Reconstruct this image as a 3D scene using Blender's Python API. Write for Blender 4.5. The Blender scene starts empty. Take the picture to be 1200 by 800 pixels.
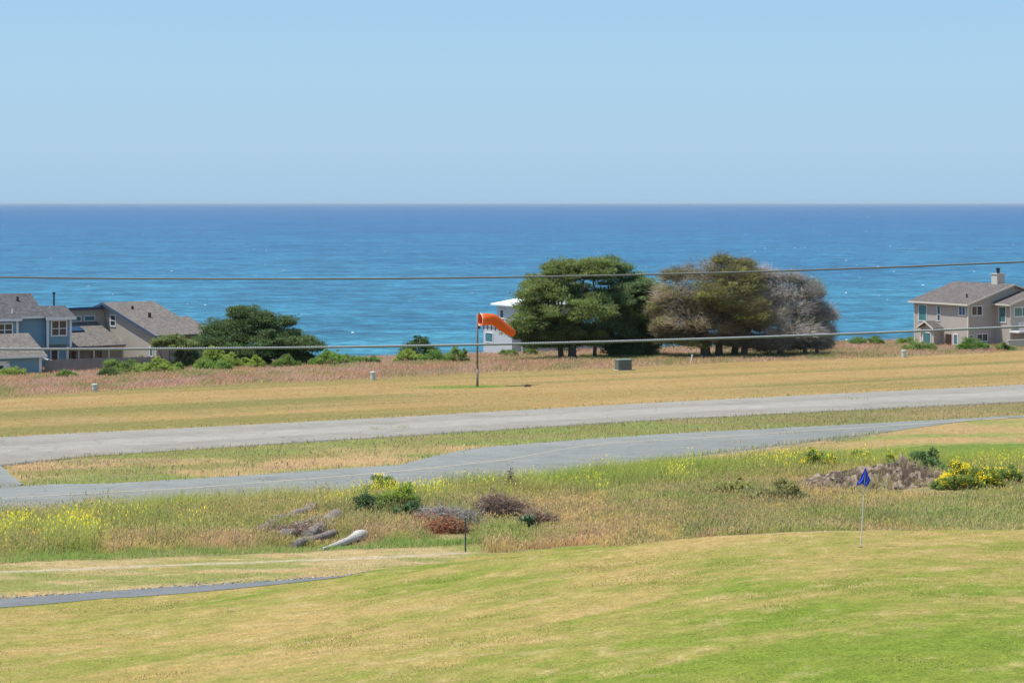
import bpy, math, random
import numpy as np
from mathutils import Vector
rng = np.random.default_rng(7)
random.seed(7)
C = bpy.context.scene.collection
SC = bpy.context.scene

# ------------------------------------------------------------------ camera
F = 2500.0                      # focal length expressed in photograph pixels (1200 wide)
HAZE = 2.6e-5
CAMZ = 40.0                     # metres above the sea
cd = bpy.data.cameras.new('camera'); cam = bpy.data.objects.new('camera', cd); C.objects.link(cam)
cd.sensor_width = 36.0; cd.lens = F / 1200 * 36.0
cd.shift_y = -163.0 / 1200
cd.clip_start = 0.5; cd.clip_end = 200000
cam.location = (0, 0, CAMZ); cam.rotation_euler = (math.radians(90), 0, 0)
SC.camera = cam

# ------------------------------------------------------------------ world and sun
SUN_ELEV, SUN_AZ = 66.0, 263.0       # azimuth clockwise from +Y (the sea): from the left, a little behind the camera
w = bpy.data.worlds.new('World'); SC.world = w; w.use_nodes = True
nt = w.node_tree
bgn = nt.nodes['Background']
sky = nt.nodes.new('ShaderNodeTexSky'); sky.sky_type = 'NISHITA'; sky.sun_disc = False
sky.sun_elevation = math.radians(SUN_ELEV); sky.sun_rotation = math.radians(SUN_AZ)
sky.altitude = 0; sky.air_density = 1.0; sky.dust_density = 0.6; sky.ozone_density = 3.0
bgn.inputs[1].default_value = 0.11
_tc = nt.nodes.new('ShaderNodeTexCoord'); _sx = nt.nodes.new('ShaderNodeSeparateXYZ'); nt.links.new(_tc.outputs['Generated'], _sx.inputs[0])
_rp = nt.nodes.new('ShaderNodeValToRGB'); _e = _rp.color_ramp.elements
while len(_e) < 4: _e.new(.5)
# marine layer: density of the thin sea haze by height above the horizon
for _k, (_p, _v) in enumerate([(0.0, .97), (.06, .96), (.12, .80), (.35, .15)]): _e[_k].position = _p; _e[_k].color = (_v, _v, _v, 1)
nt.links.new(_sx.outputs[2], _rp.inputs[0])
_hr = nt.nodes.new('ShaderNodeValToRGB'); _e = _hr.color_ramp.elements
while len(_e) < 4: _e.new(.5)
for _k, (_p, _v) in enumerate([(0.0, (2.75, 4.2, 5.65)), (.025, (3.0, 4.5, 5.85)), (.06, (2.95, 4.6, 6.05)), (.10, (2.55, 4.35, 6.2))]): _e[_k].position = _p; _e[_k].color = (*[_q/10 for _q in _v], 1)
nt.links.new(_sx.outputs[2], _hr.inputs[0])
_mx = nt.nodes.new('ShaderNodeMix'); _mx.data_type = 'RGBA'
nt.links.new(_rp.outputs[0], _mx.inputs[0]); nt.links.new(sky.outputs[0], _mx.inputs[6]); _vs = nt.nodes.new('ShaderNodeVectorMath'); _vs.operation = 'SCALE'; _vs.inputs[3].default_value = 10; nt.links.new(_hr.outputs[0], _vs.inputs[0]); nt.links.new(_vs.outputs[0], _mx.inputs[7])
nt.links.new(_mx.outputs[2], bgn.inputs[0])
sl = bpy.data.lights.new('sun', 'SUN'); so = bpy.data.objects.new('sun', sl); C.objects.link(so)
sl.energy = 3.9; sl.angle = math.radians(0.5); sl.color = (1.0, 0.955, 0.88)
_az, _el = math.radians(SUN_AZ), math.radians(SUN_ELEV)
_sd = Vector((math.sin(_az) * math.cos(_el), math.cos(_az) * math.cos(_el), math.sin(_el)))
so.rotation_euler = _sd.to_track_quat('Z', 'Y').to_euler(); so.location = (0, 0, 90)
SC.view_settings.view_transform = 'Standard'; SC.view_settings.look = 'None'
SC.view_settings.exposure = 0.33; SC.view_settings.gamma = 1.0
SC.render.film_transparent = False
SC.cycles.max_bounces = 5; SC.cycles.diffuse_bounces = 3; SC.cycles.glossy_bounces = 2
SC.cycles.transmission_bounces = 2; SC.cycles.transparent_max_bounces = 4; SC.cycles.volume_bounces = 0

# ------------------------------------------------------------------ noise and terrain functions
_H = rng.random(65536)
def _h(i, j, s):
    return _H[((i * 73856093) ^ (j * 19349663) ^ (s * 83492791)) & 65535]
def vnoise(x, y, s=0):
    x = np.asarray(x, float); y = np.asarray(y, float)
    i = np.floor(x).astype(np.int64); j = np.floor(y).astype(np.int64)
    u = x - i; v = y - j; u = u*u*(3-2*u); v = v*v*(3-2*v)
    a = _h(i, j, s)*(1-u) + _h(i+1, j, s)*u
    b = _h(i, j+1, s)*(1-u) + _h(i+1, j+1, s)*u
    return a*(1-v) + b*v
def fbm(x, y, s=0, o=4):
    t = 0; a = 1; n = 0
    for k in range(o):
        t = t + a*vnoise(np.asarray(x)*2**k, np.asarray(y)*2**k, s+k*17); n += a; a *= .55
    return t/n
def sst(a, b, x):
    t = np.clip((np.asarray(x, float)-a)/(b-a), 0, 1); return t*t*(3-2*t)

_pd = [-80, 0, 20, 40, 50, 64, 75, 90, 100, 120, 140, 180, 225, 240, 250, 262, 275, 288, 700]
_ph = [8.3, 8.3, 8.9, 10.3, 11.1, 12.1, 12.5, 13.3, 13.9, 14.4, 14.8, 15.6, 16.8, 17.3, 17.6, 22, 32, 46, 60]
_tv = np.arange(-400, 701, 1.0); _th = np.interp(_tv, _pd, _ph)
_k = np.exp(-0.5*(np.arange(-9, 10)/2.6)**2); _k /= _k.sum()
_th = np.convolve(np.pad(_th, 9, 'edge'), _k, 'valid')
def gh(x, d):
    """depth of the ground below the camera"""
    x = np.asarray(x, float); d = np.asarray(d, float)
    wv = sst(60, 130, d)
    v = d - .47*x*wv
    h = np.interp(v, _tv, _th)
    h = h - 2.12*sst(-14, 11, x)*(1-sst(64.5, 75, d))*sst(22, 34, d)
    # gentle knoll right of the taxiway
    h = h - 0.7*np.exp(-(((x-34)/12)**2 + ((d-112)/9)**2))
    return h
def gz(x, d):
    return CAMZ - gh(x, d)
def ghit(px, py):
    """point of the terrain first met by the sight line through a photograph pixel"""
    d = np.arange(30, 285, 0.05); x = (px-600)/F*d
    z = (py-237)/F*d
    m = gh(x, d) <= z
    k = int(np.argmax(m)) if m.any() else len(d)-1
    return x[k], d[k]
def curve(pts):
    q = [ghit(*p) for p in pts]
    X = np.array([a for a, b in q]); D = np.array([b for a, b in q])
    o = np.argsort(X); X = X[o]; D = D[o]
    def f(x):
        x = np.asarray(x, float)
        y = np.interp(x, X, D)
        sl_ = (D[1]-D[0])/max(X[1]-X[0], .1); sr_ = (D[-1]-D[-2])/max(X[-1]-X[-2], .1)
        y = np.where(x < X[0], D[0]+(x-X[0])*np.clip(sl_, -.2, .6), y)
        return np.where(x > X[-1], D[-1]+(x-X[-1])*np.clip(sr_, -.2, .6), y)
    return f
c_lawn = curve([(0, 712), (120, 701), (250, 692), (330, 684), (400, 676), (470, 664), (540, 653), (600, 647), (700, 638), (850, 629), (1000, 623), (1200, 621)])
_cp = curve([(0, 702), (100, 695), (200, 688), (300, 682), (370, 677), (420, 674)])
c_path = lambda x: np.maximum(np.where(x < -5.0, _cp(x), 0), c_lawn(x))
_ct = curve([(0, 670), (150, 664), (300, 659), (420, 654), (540, 648.5)])
c_trail = lambda x: np.maximum(np.where(x < -1.4, _ct(x), 0), c_lawn(x)+.25)
_cn = curve([(0, 660), (150, 655), (300, 649), (420, 644), (520, 640), (560, 638)])
c_tall = lambda x: np.maximum(np.where(x < -1.1, _cn(x), 0), c_lawn(x)+.3+.9*sst(0, -2, x))
c_tn = curve([(0, 614), (100, 607), (200, 600), (400, 584), (600, 569), (740, 545), (800, 535), (900, 523), (1000, 511), (1150, 491), (1200, 489)])
c_tf = curve([(0, 571), (60, 567), (130, 566), (300, 556), (400, 549), (470, 544), (513, 533), (563, 524), (680, 515), (800, 507), (1000, 497), (1200, 486.5)])
c_rn = curve([(0, 546), (100, 535), (400, 516), (800, 491), (1200, 471.5)])
c_rf = curve([(0, 512), (400, 492), (800, 470), (1200, 450.5)])
c_pink = curve([(0, 466), (200, 453), (400, 446), (560, 437), (700, 432), (860, 425), (1060, 418), (1200, 411)])
c_mf = curve([(0, 613), (100, 606), (200, 600), (400, 586), (600, 572), (700, 561), (800, 551), (900, 545), (1000, 541), (1200, 543)])
c_gs = curve([(850, 534), (1000, 526), (1200, 521)])
c_line = curve([(0, 584), (113, 577.5), (220, 572), (400, 558), (500, 549), (590, 539), (673, 524), (720, 518.5), (800, 514.5), (900, 508)])

def mixc(a, b, t):
    t = np.asarray(t)[..., None]; return np.asarray(a)*(1-t) + np.asarray(b)*t
def A(*c): return np.array(c, float)
# ground colours (albedo)
LGREEN = A(.205, .240, .038); LBRIGHT = A(.165, .230, .028); LTAN = A(.405, .292, .108); LSTRAW = A(.46, .37, .17)
FTAN = A(.345, .222, .082); FSTRAW = A(.41, .285, .125); FOLIVE = A(.205, .190, .060)
PINK = A(.36, .215, .150); VGREEN = A(.14, .20, .035); ORANGE = A(.47, .29, .12)
def zone_colour(x, d):
    x = np.asarray(x, float); d = np.asarray(d, float)
    e = (fbm(x*.7, d*.7, 3)-.5)
    n1 = fbm(x*.09, d*.09, 11); n2 = fbm(x*.35, d*.35, 23); n3 = fbm(x*1.6, d*1.6, 31, 3)
    # lawn: mowing tracks run diagonally
    u = x*.8+d*.6; v = -x*.6+d*.8
    streak = fbm(u*.22, v*1.1, 41, 3)
    t = .30 + 1.9*(n1-.5) + .9*(n2-.5) + .85*(streak-.5) + .55*(n3-.5) + .055*np.sign(np.sin(v*5.2+.6*n2)) + .05*np.sin((x*.96-d*.28)*4.4+n1*5)*sst(0, 8, x)*sst(44, 52, d)
    t = t + .46*np.exp(-(((x-13)/10)**2+((d-54)/8)**2)) + .34*np.exp(-(((x+12)/5)**2+((d-56)/7)**2))
    t = t - .34*(1-sst(33, 46, d))*sst(-12, 2, x) - .10*np.exp(-(((x-0)/6)**2+((d-46)/6)**2))
    ca = mixc(mixc(LBRIGHT, LGREEN, np.clip(n2*1.6-.2, 0, 1)), LTAN, np.clip(t, 0, 1))
    ca = mixc(ca, LSTRAW, np.clip((n3-.62)*2.2, 0, .5))
    # verge between lawn and tall grass
    dr = mixc(A(.42, .325, .155), A(.25, .255, .075), sst(.42, .62, fbm(x*.35, d*.8, 51)))
    dr = mixc(dr, ORANGE, .35*sst(.5, .7, fbm(x*.6, d*.9, 57)))
    # tall grass soil
    tg = mixc(A(.25, .215, .09), A(.32, .25, .12), n2)
    # strip between the roads
    bt = mixc(A(.42, .29, .135), A(.20, .235, .065), sst(.40, .62, fbm(x*.08+3.7, d*.16, 61) + .10*(n2-.5)+.10*sst(-26, -16, x)))
    bt = mixc(bt, FOLIVE*1.05, .7*sst(.42, .62, n2)); bt = mixc(bt, A(.20, .165, .07), .55*sst(8, 24, x))
    # right of the taxiway: mown tan field with a green strip
    rt = mixc(FSTRAW*.97, A(.25, .26, .08), sst(.42, .68, fbm(x*.12, d*.3, 71)))
    rt = mixc(rt, A(.15, .215, .04), sst(c_gs(x)+.8, c_gs(x)-.8, d+e*1.5)*sst(12, 19, x))
    # dry field beyond the runway, streaked along the mowing
    a = .8829; b_ = .4695; u = x*a+d*b_; v = -x*b_+d*a
    st = fbm(u*.018, v*.22, 81, 4)
    gl = sst(16, -22, x)*.17
    fd = mixc(mixc(FTAN, FSTRAW, n2), FOLIVE, np.clip(2.9*(st-.53+gl*.75)+.35*(n2-.5), 0, .9))
    pole = np.exp(-(((x+4.0)/3.8)**2+((d-181.5)/1.6)**2))
    fd = mixc(fd, A(.12, .215, .03), np.clip(pole*1.3, 0, .85))
    pk = mixc(A(.28, .17, .11), A(.26, .2, .09), n2)
    col = ca
    col = np.where((d > c_path(x)+e*.6)[..., None], dr, col)
    tr = np.exp(-((d-c_trail(x)-.25*(n2-.5))/.30)**2)*(x < -1.2)
    col = mixc(col, A(.47, .405, .27), tr*1.0*(x < -1.5))
    col = np.where((d > c_tall(x)+e*1.0)[..., None], tg, col)
    col = np.where(((d > c_mf(x)+e*1.5+.6) & (d < c_tn(x)) & (x > 6))[..., None], rt, col)
    shoulder = sst(2.6, .4, c_tn(x)-d+e*1.6)*(d < c_tn(x))*sst(-1, 5, x)*sst(20, 13, x)
    col = mixc(col, A(.30, .28, .23), np.clip(shoulder*.85, 0, 1))
    col = np.where((d > c_tf(x)-.2)[..., None], bt, col)
    col = np.where((d > c_rf(x)-.2)[..., None], fd, col)
    col = np.where((d > c_pink(x)+e*3)[..., None], pk, col)
    return np.clip(col, .01, .9)

# ------------------------------------------------------------------ object helpers
def tag(o, label=None, cat=None, group=None, kind=None):
    if label: o['label'] = label
    if cat: o['category'] = cat
    if group: o['group'] = group
    if kind: o['kind'] = kind
    return o
def empty(name, loc, rz=0.0, label=None, cat=None, group=None):
    o = bpy.data.objects.new(name, None); C.objects.link(o)
    o.location = loc; o.rotation_euler = (0, 0, rz); o.empty_display_size = .3
    return tag(o, label, cat, group)
def fast_mesh(name, verts, loops, counts, mat=None, col=None, parent=None, smooth=False):
    me = bpy.data.meshes.new(name)
    verts = np.ascontiguousarray(verts, dtype=np.float32); loops = np.ascontiguousarray(loops, dtype=np.int32)
    counts = np.ascontiguousarray(counts, dtype=np.int32)
    me.vertices.add(len(verts)); me.vertices.foreach_set('co', verts.ravel())
    me.loops.add(len(loops)); me.loops.foreach_set('vertex_index', loops)
    me.polygons.add(len(counts))
    st = np.zeros(len(counts), np.int32); st[1:] = np.cumsum(counts)[:-1]
    me.polygons.foreach_set('loop_start', st); me.polygons.foreach_set('loop_total', counts)
    if smooth: me.polygons.foreach_set('use_smooth', np.ones(len(counts), bool))
    me.update(calc_edges=True)
    if col is not None:
        at = me.color_attributes.new('tint', 'FLOAT_COLOR', 'POINT')
        c4 = np.ones((len(verts), 4), np.float32); c4[:, :3] = col
        at.data.foreach_set('color', c4.ravel())
    if mat: me.materials.append(mat)
    o = bpy.data.objects.new(name, me); C.objects.link(o)
    if parent: o.parent = parent
    return o
class MB:
    def __init__(s): s.v = []; s.f = []
    def add(s, vs, fs):
        n = len(s.v); s.v += [tuple(map(float, p)) for p in vs]; s.f += [tuple(i+n for i in f) for f in fs]; return s
    def box(s, a, b):
        (x0, y0, z0), (x1, y1, z1) = a, b
        return s.add([(x0,y0,z0),(x1,y0,z0),(x1,y1,z0),(x0,y1,z0),(x0,y0,z1),(x1,y0,z1),(x1,y1,z1),(x0,y1,z1)],
                     [(0,3,2,1),(4,5,6,7),(0,1,5,4),(1,2,6,5),(2,3,7,6),(3,0,4,7)])
    def obox(s, o, t, n, u, L, D_, H):
        """oriented box: origin o, axes t (length L), n (depth D_), u (height H)"""
        o, t, n, u = map(np.array, (o, t, n, u)); vs = []
        for k in (0, 1):
            for i, j in ((0,0),(1,0),(1,1),(0,1)): vs.append(o+t*L*i+n*D_*j+u*H*k)
        return s.add(vs, [(0,3,2,1),(4,5,6,7),(0,1,5,4),(1,2,6,5),(2,3,7,6),(3,0,4,7)])
    def prism(s, poly, ext):
        n = len(poly); ext = np.array(ext)
        vs = [np.array(p) for p in poly]+[np.array(p)+ext for p in poly]
        return s.add(vs, [tuple(range(n))[::-1], tuple(range(n, 2*n))]+[(i, (i+1) % n, n+(i+1) % n, n+i) for i in range(n)])
    def tube(s, pts, rad, seg=8, cap=True):
        pts = [np.array(p, float) for p in pts]; n = len(pts); vs = []; fs = []
        if not hasattr(rad, '__len__'): rad = [rad]*n
        up = None
        for i, p in enumerate(pts):
            t = pts[min(i+1, n-1)]-pts[max(i-1, 0)]; t = t/ (np.linalg.norm(t)+1e-9)
            if up is None: up = np.array((0,0,1.)) if abs(t[2]) < .9 else np.array((1.,0,0))
            a = np.cross(t, up); a /= np.linalg.norm(a)+1e-9; b = np.cross(a, t); up = b
            for k in range(seg):
                q = 2*math.pi*k/seg; vs.append(p+(a*math.cos(q)+b*math.sin(q))*rad[i])
        for i in range(n-1):
            for k in range(seg):
                k2 = (k+1) % seg; fs.append((i*seg+k, i*seg+k2, (i+1)*seg+k2, (i+1)*seg+k))
        if cap: fs += [tuple(range(seg))[::-1], tuple(range((n-1)*seg, n*seg))]
        return s.add(vs, fs)
    def build(s, name, mat, parent=None, smooth=False, bevel=0):
        me = bpy.data.meshes.new(name); me.from_pydata(s.v, [], s.f); me.materials.append(mat)
        import bmesh
        bm = bmesh.new(); bm.from_mesh(me); bmesh.ops.recalc_face_normals(bm, faces=bm.faces); bm.to_mesh(me); bm.free()
        if smooth: me.polygons.foreach_set('use_smooth', [True]*len(me.polygons))
        me.update()
        o = bpy.data.objects.new(name, me); C.objects.link(o)
        if parent: o.parent = parent
        if bevel:
            m = o.modifiers.new('bevel', 'BEVEL'); m.width = bevel; m.segments = 2; m.limit_method = 'ANGLE'
        return o

# ------------------------------------------------------------------ materials
def newmat(name):
    m = bpy.data.materials.new(name); m.use_nodes = True
    n = m.node_tree; return m, n, n.nodes['Principled BSDF']
def N(n, t, **kw):
    x = n.nodes.new(t)
    for k, v in kw.items():
        if k in ('ins',):
            for a, b in v.items(): x.inputs[a].default_value = b
        else: setattr(x, k, v)
    return x
def ramp(n, src, stops):
    r = n.nodes.new('ShaderNodeValToRGB'); e = r.color_ramp.elements
    while len(e) < len(stops): e.new(0.5)
    for k, (p, c) in enumerate(stops):
        e[k].position = p; e[k].color = (*c, 1) if len(c) == 3 else c
    n.links.new(src, r.inputs[0]); return r.outputs[0]
def mix(n, fac, a, b, mode='MIX'):
    m = n.nodes.new('ShaderNodeMix'); m.data_type = 'RGBA'; m.blend_type = mode
    for sock, val in ((m.inputs[0], fac), (m.inputs[6], a), (m.inputs[7], b)):
        if isinstance(val, (int, float)): sock.default_value = val
        elif isinstance(val, tuple): sock.default_value = (*val, 1)
        else: n.links.new(val, sock)
    return m.outputs[2]
def noise(n, scale, detail=4, rough=.6, co=None, stretch=None, offset=None):
    t = n.nodes.new('ShaderNodeTexNoise'); t.inputs['Scale'].default_value = scale
    t.inputs['Detail'].default_value = detail; t.inputs['Roughness'].default_value = rough
    if co is None:
        g = n.nodes.new('ShaderNodeTexCoord'); co = g.outputs['Object']
    if stretch:
        mp = n.nodes.new('ShaderNodeMapping'); mp.inputs['Scale'].default_value = stretch
        if offset: mp.inputs['Rotation'].default_value = offset
        n.links.new(co, mp.inputs[0]); co = mp.outputs[0]
    n.links.new(co, t.inputs['Vector']); return t.outputs['Fac']
def bump(n, p, h, strength=.4, dist=.05):
    b = n.nodes.new('ShaderNodeBump'); b.inputs['Strength'].default_value = strength; b.inputs['Distance'].default_value = dist
    n.links.new(h, b.inputs['Height']); n.links.new(b.outputs[0], p.inputs['Normal'])
def plain(name, col, rough=.6, var=.12, scale=6, metal=0, spec=.4, bmp=.1):
    m, n, p = newmat(name)
    f = noise(n, scale, 5, .65)
    c = mix(n, f, tuple(max(0, x*(1-var)) for x in col), tuple(min(1, x*(1+var)) for x in col))
    n.links.new(c, p.inputs['Base Color']); p.inputs['Roughness'].default_value = rough
    p.inputs['Metallic'].default_value = metal; p.inputs['Specular IOR Level'].default_value = spec
    if bmp: bump(n, p, noise(n, scale*4, 4), bmp, .02)
    return m
def leafmat(name, trans=.35, rough=.65, up=.5):
    m, n, p = newmat(name)
    a = N(n, 'ShaderNodeVertexColor'); a.layer_name = 'tint'
    n.links.new(a.outputs[0], p.inputs['Base Color']); p.inputs['Roughness'].default_value = rough
    p.inputs['Specular IOR Level'].default_value = .25
    t = N(n, 'ShaderNodeBsdfTranslucent'); n.links.new(a.outputs[0], t.inputs[0])
    if up:      # soft, rounded shading of tiny blades: part of the normal points up
        g_ = N(n, 'ShaderNodeNewGeometry'); v1 = N(n, 'ShaderNodeVectorMath', operation='SCALE'); v1.inputs[3].default_value = 1-up; n.links.new(g_.outputs['Normal'], v1.inputs[0])
        v2 = N(n, 'ShaderNodeVectorMath', operation='ADD'); n.links.new(v1.outputs[0], v2.inputs[0]); v2.inputs[1].default_value = (0, 0, up)
        v3 = N(n, 'ShaderNodeVectorMath', operation='NORMALIZE'); n.links.new(v2.outputs[0], v3.inputs[0]); n.links.new(v3.outputs[0], p.inputs['Normal'])
        w2 = N(n, 'ShaderNodeVectorMath', operation='ADD'); n.links.new(v1.outputs[0], w2.inputs[0]); w2.inputs[1].default_value = (0, 0, -up)
        w3 = N(n, 'ShaderNodeVectorMath', operation='NORMALIZE'); n.links.new(w2.outputs[0], w3.inputs[0]); n.links.new(w3.outputs[0], t.inputs['Normal'])
    if trans: n.links.new(mix(n, 1.0, a.outputs[0], (trans,)*3, 'MULTIPLY'), t.inputs[0])
    else: t.inputs[0].default_value = (0, 0, 0, 1)
    ms = N(n, 'ShaderNodeAddShader')
    n.links.new(p.outputs[0], ms.inputs[0]); n.links.new(t.outputs[0], ms.inputs[1])
    n.links.new(ms.outputs[0], n.nodes['Material Output'].inputs[0]); return m
M = {}
M['grass'] = leafmat('grass_blades', .95, .75, .62)
M['leaf'] = leafmat('foliage', .60, .6, .40)
M['twig'] = leafmat('twigs', 0.0, .85, .0)

# ------------------------------------------------------------------ ground sheet
def ground_material():
    m, n, p = newmat('ground_cover')
    a = N(n, 'ShaderNodeVertexColor'); a.layer_name = 'tint'
    f1 = noise(n, 2.2, 5, .7); f2 = noise(n, 14, 4, .7)
    c = mix(n, ramp(n, f1, [(.32, (0,0,0)), (.68, (1,1,1))]), (.78, .80, .76), (1.2, 1.17, 1.2))
    c = mix(n, 1.0, a.outputs[0], c, 'MULTIPLY')
    c2 = mix(n, ramp(n, f2, [(.35, (0,0,0)), (.65, (1,1,1))]), (.60, .64, .58), (1.38, 1.34, 1.40))
    c = mix(n, 1.0, c, c2, 'MULTIPLY')
    n.links.new(c, p.inputs['Base Color']); p.inputs['Roughness'].default_value = .95
    p.inputs['Specular IOR Level'].default_value = .1
    bump(n, p, f2, .5, .06); return m
M['ground'] = ground_material()
_lx1 = -24.6
dd = np.concatenate([np.arange(-70, 30, 5.), np.arange(30, 80, .30), np.arange(80, 130, .45), np.arange(130, 262, .8), np.arange(262, 520, 6.)])
ss = np.concatenate([-(np.linspace(0, 1, 26)[1:][::-1]**2*9+1.0), np.linspace(-1, 1, 361), np.linspace(0, 1, 26)[1:]**2*9+1.0])
SS, DD = np.meshgrid(ss, dd)
XX = SS*(np.maximum(DD, 25)*.262+4)
def soft(x, d):
    n_ = (fbm(x*.5, d*.5, 91)-.5)*.10+(fbm(x*2.5, d*2.5, 95, 2)-.5)*.03
    def near(c, wd=1.2): return sst(0, wd, np.abs(d-c))
    inroad = np.maximum(sst(-1.6, -.4, d-c_tn(x))*sst(1.6, .4, d-c_tf(x)), sst(-1.6, -.4, d-c_rn(x))*sst(1.6, .4, d-c_rf(x)))
    inroad = np.maximum(inroad, sst(-1, -.3, d-c_lawn(x))*sst(1., .3, d-c_path(x))*(x < -4.5))
    sink = np.maximum(sst(.3, .9, d-c_tn(x))*sst(-.3, -.9, d-c_tf(x)), sst(.3, .9, d-c_rn(x))*sst(-.3, -.9, d-c_rf(x)))
    sink = np.maximum(sink, .6*(x < _lx1+2)*sst(-.5, .2, d-c_tf(x))*sst(.5, -.2, d-c_rn(x)))
    tall = sst(0, 3, d-c_tall(x))*sst(0, 3, c_tn(x)-d)
    return n_*(1-inroad) - .035*sink - .004*inroad + tall*(fbm(x*.25, d*.25, 97)-.5)*.5*(1-inroad)
ZZ = gz(XX, DD) + soft(XX, DD)
nr, nc = XX.shape
idx = np.arange(nr*nc).reshape(nr, nc)
q = np.stack([idx[:-1, :-1], idx[:-1, 1:], idx[1:, 1:], idx[1:, :-1]], -1).reshape(-1)
gcol = zone_colour(XX.ravel(), DD.ravel())
g = fast_mesh('ground', np.stack([XX, DD, ZZ], -1).reshape(-1, 3), q, np.full((nr-1)*(nc-1), 4), M['ground'], gcol, smooth=True)
tag(g, kind='structure')

# ------------------------------------------------------------------ sea
def sea_material():
    m, n, p = newmat('sea_water')
    g_ = N(n, 'ShaderNodeNewGeometry'); co = g_.outputs['Position']
    sx = N(n, 'ShaderNodeSeparateXYZ'); n.links.new(co, sx.inputs[0])
    lg = N(n, 'ShaderNodeMath', operation='LOGARITHM'); n.links.new(sx.outputs[1], lg.inputs[0]); lg.inputs[1].default_value = 10
    mr = N(n, 'ShaderNodeMapRange', ins={1: 2.6, 2: 4.3}); n.links.new(lg.outputs[0], mr.inputs[0])
    sh = noise(n, .0022, 3, .5, co, (1, 1, 1))
    ad = N(n, 'ShaderNodeMath', operation='MULTIPLY_ADD'); n.links.new(sh, ad.inputs[0]); ad.inputs[1].default_value = .35
    n.links.new(mr.outputs[0], ad.inputs[2])
    sb = N(n, 'ShaderNodeMath', operation='SUBTRACT'); n.links.new(ad.outputs[0], sb.inputs[0]); sb.inputs[1].default_value = .175
    base = ramp(n, sb.outputs[0], [(0, (.029, .176, .262)), (.3, (.020, .138, .268)), (.62, (.014, .104, .265)), (1, (.016, .094, .250))])
    c = base
    for sc_, lo, hi, wd_ in ((.0030, .93, 1.06, .12), (.012, .88, 1.12, .10), (.045, .80, 1.24, .09), (.14, .74, 1.34, .08), (.5, .78, 1.28, .09)):  # wave streaks: light and shade of the ripples put into the colour
        k1 = noise(n, sc_, 3, .65, co, (.7, 1.0, 1))
        c2 = mix(n, ramp(n, k1, [(.5-wd_, (0,0,0)), (.5+wd_, (1,1,1))]), (lo*.96, lo, lo*1.02), (hi*1.06, hi*.99, hi*.95))
        c = mix(n, 1.0, c, c2, 'MULTIPLY')
    n.links.new(c, p.inputs['Base Color'])
    p.inputs['Roughness'].default_value = .38; p.inputs['IOR'].default_value = 1.33; p.inputs['Specular IOR Level'].default_value = .22
    b1 = noise(n, .05, 8, .7, co, (.5, 1, 1))
    bump(n, p, b1, .55, 3.0); return m
M['sea'] = sea_material()
ys = np.array([120, 400, 1000, 3000, 9000, 25000, 70000.]); xs = np.array([-60000, -15000, -4000, -1000, 0, 1000, 4000, 15000, 60000.])
X2, Y2 = np.meshgrid(xs, ys); i2 = np.arange(X2.size).reshape(X2.shape)
q = np.stack([i2[:-1, :-1], i2[:-1, 1:], i2[1:, 1:], i2[1:, :-1]], -1).reshape(-1)
tag(fast_mesh('sea', np.stack([X2, Y2, X2*0], -1).reshape(-1, 3), q, np.full(len(q)//4, 4), M['sea']), kind='structure')
# whitecaps: small breaking crests
vs = []; ls = []; ct = []
for k in range(230):
    d = 10**rng.uniform(2.75, 4.1); x = rng.uniform(-.27, .27)*d
    if rng.random() < .35: x = rng.normal(.15, .06)*d; d *= 1
    L = rng.uniform(.4, 1.2)*(1+d/2000)*rng.random()**.5; H = rng.uniform(.07, .2)*(1+d/2200); nseg = 6
    b = len(vs)
    for j in range(nseg+1):
        t = j/nseg; e = math.sin(math.pi*t)**.6+.05; xx = x+(t-.5)*L; yy = d+rng.uniform(-.3, .3)
        vs += [(xx, yy-.7*e, -.02), (xx, yy, H*e*rng.uniform(.6, 1)), (xx, yy+.5*e, -.02)]
    for j in range(nseg):
        a = b+3*j; ls += [a, a+3, a+4, a+1, a+1, a+4, a+5, a+2]; ct += [4, 4]
M['foam'] = plain('sea_foam', (.86, .88, .88), .6)
tag(fast_mesh('whitecaps', vs, ls, ct, M['foam'], smooth=True), 'small white breaking wave crests scattered over the blue sea', 'sea foam', kind='stuff')

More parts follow.
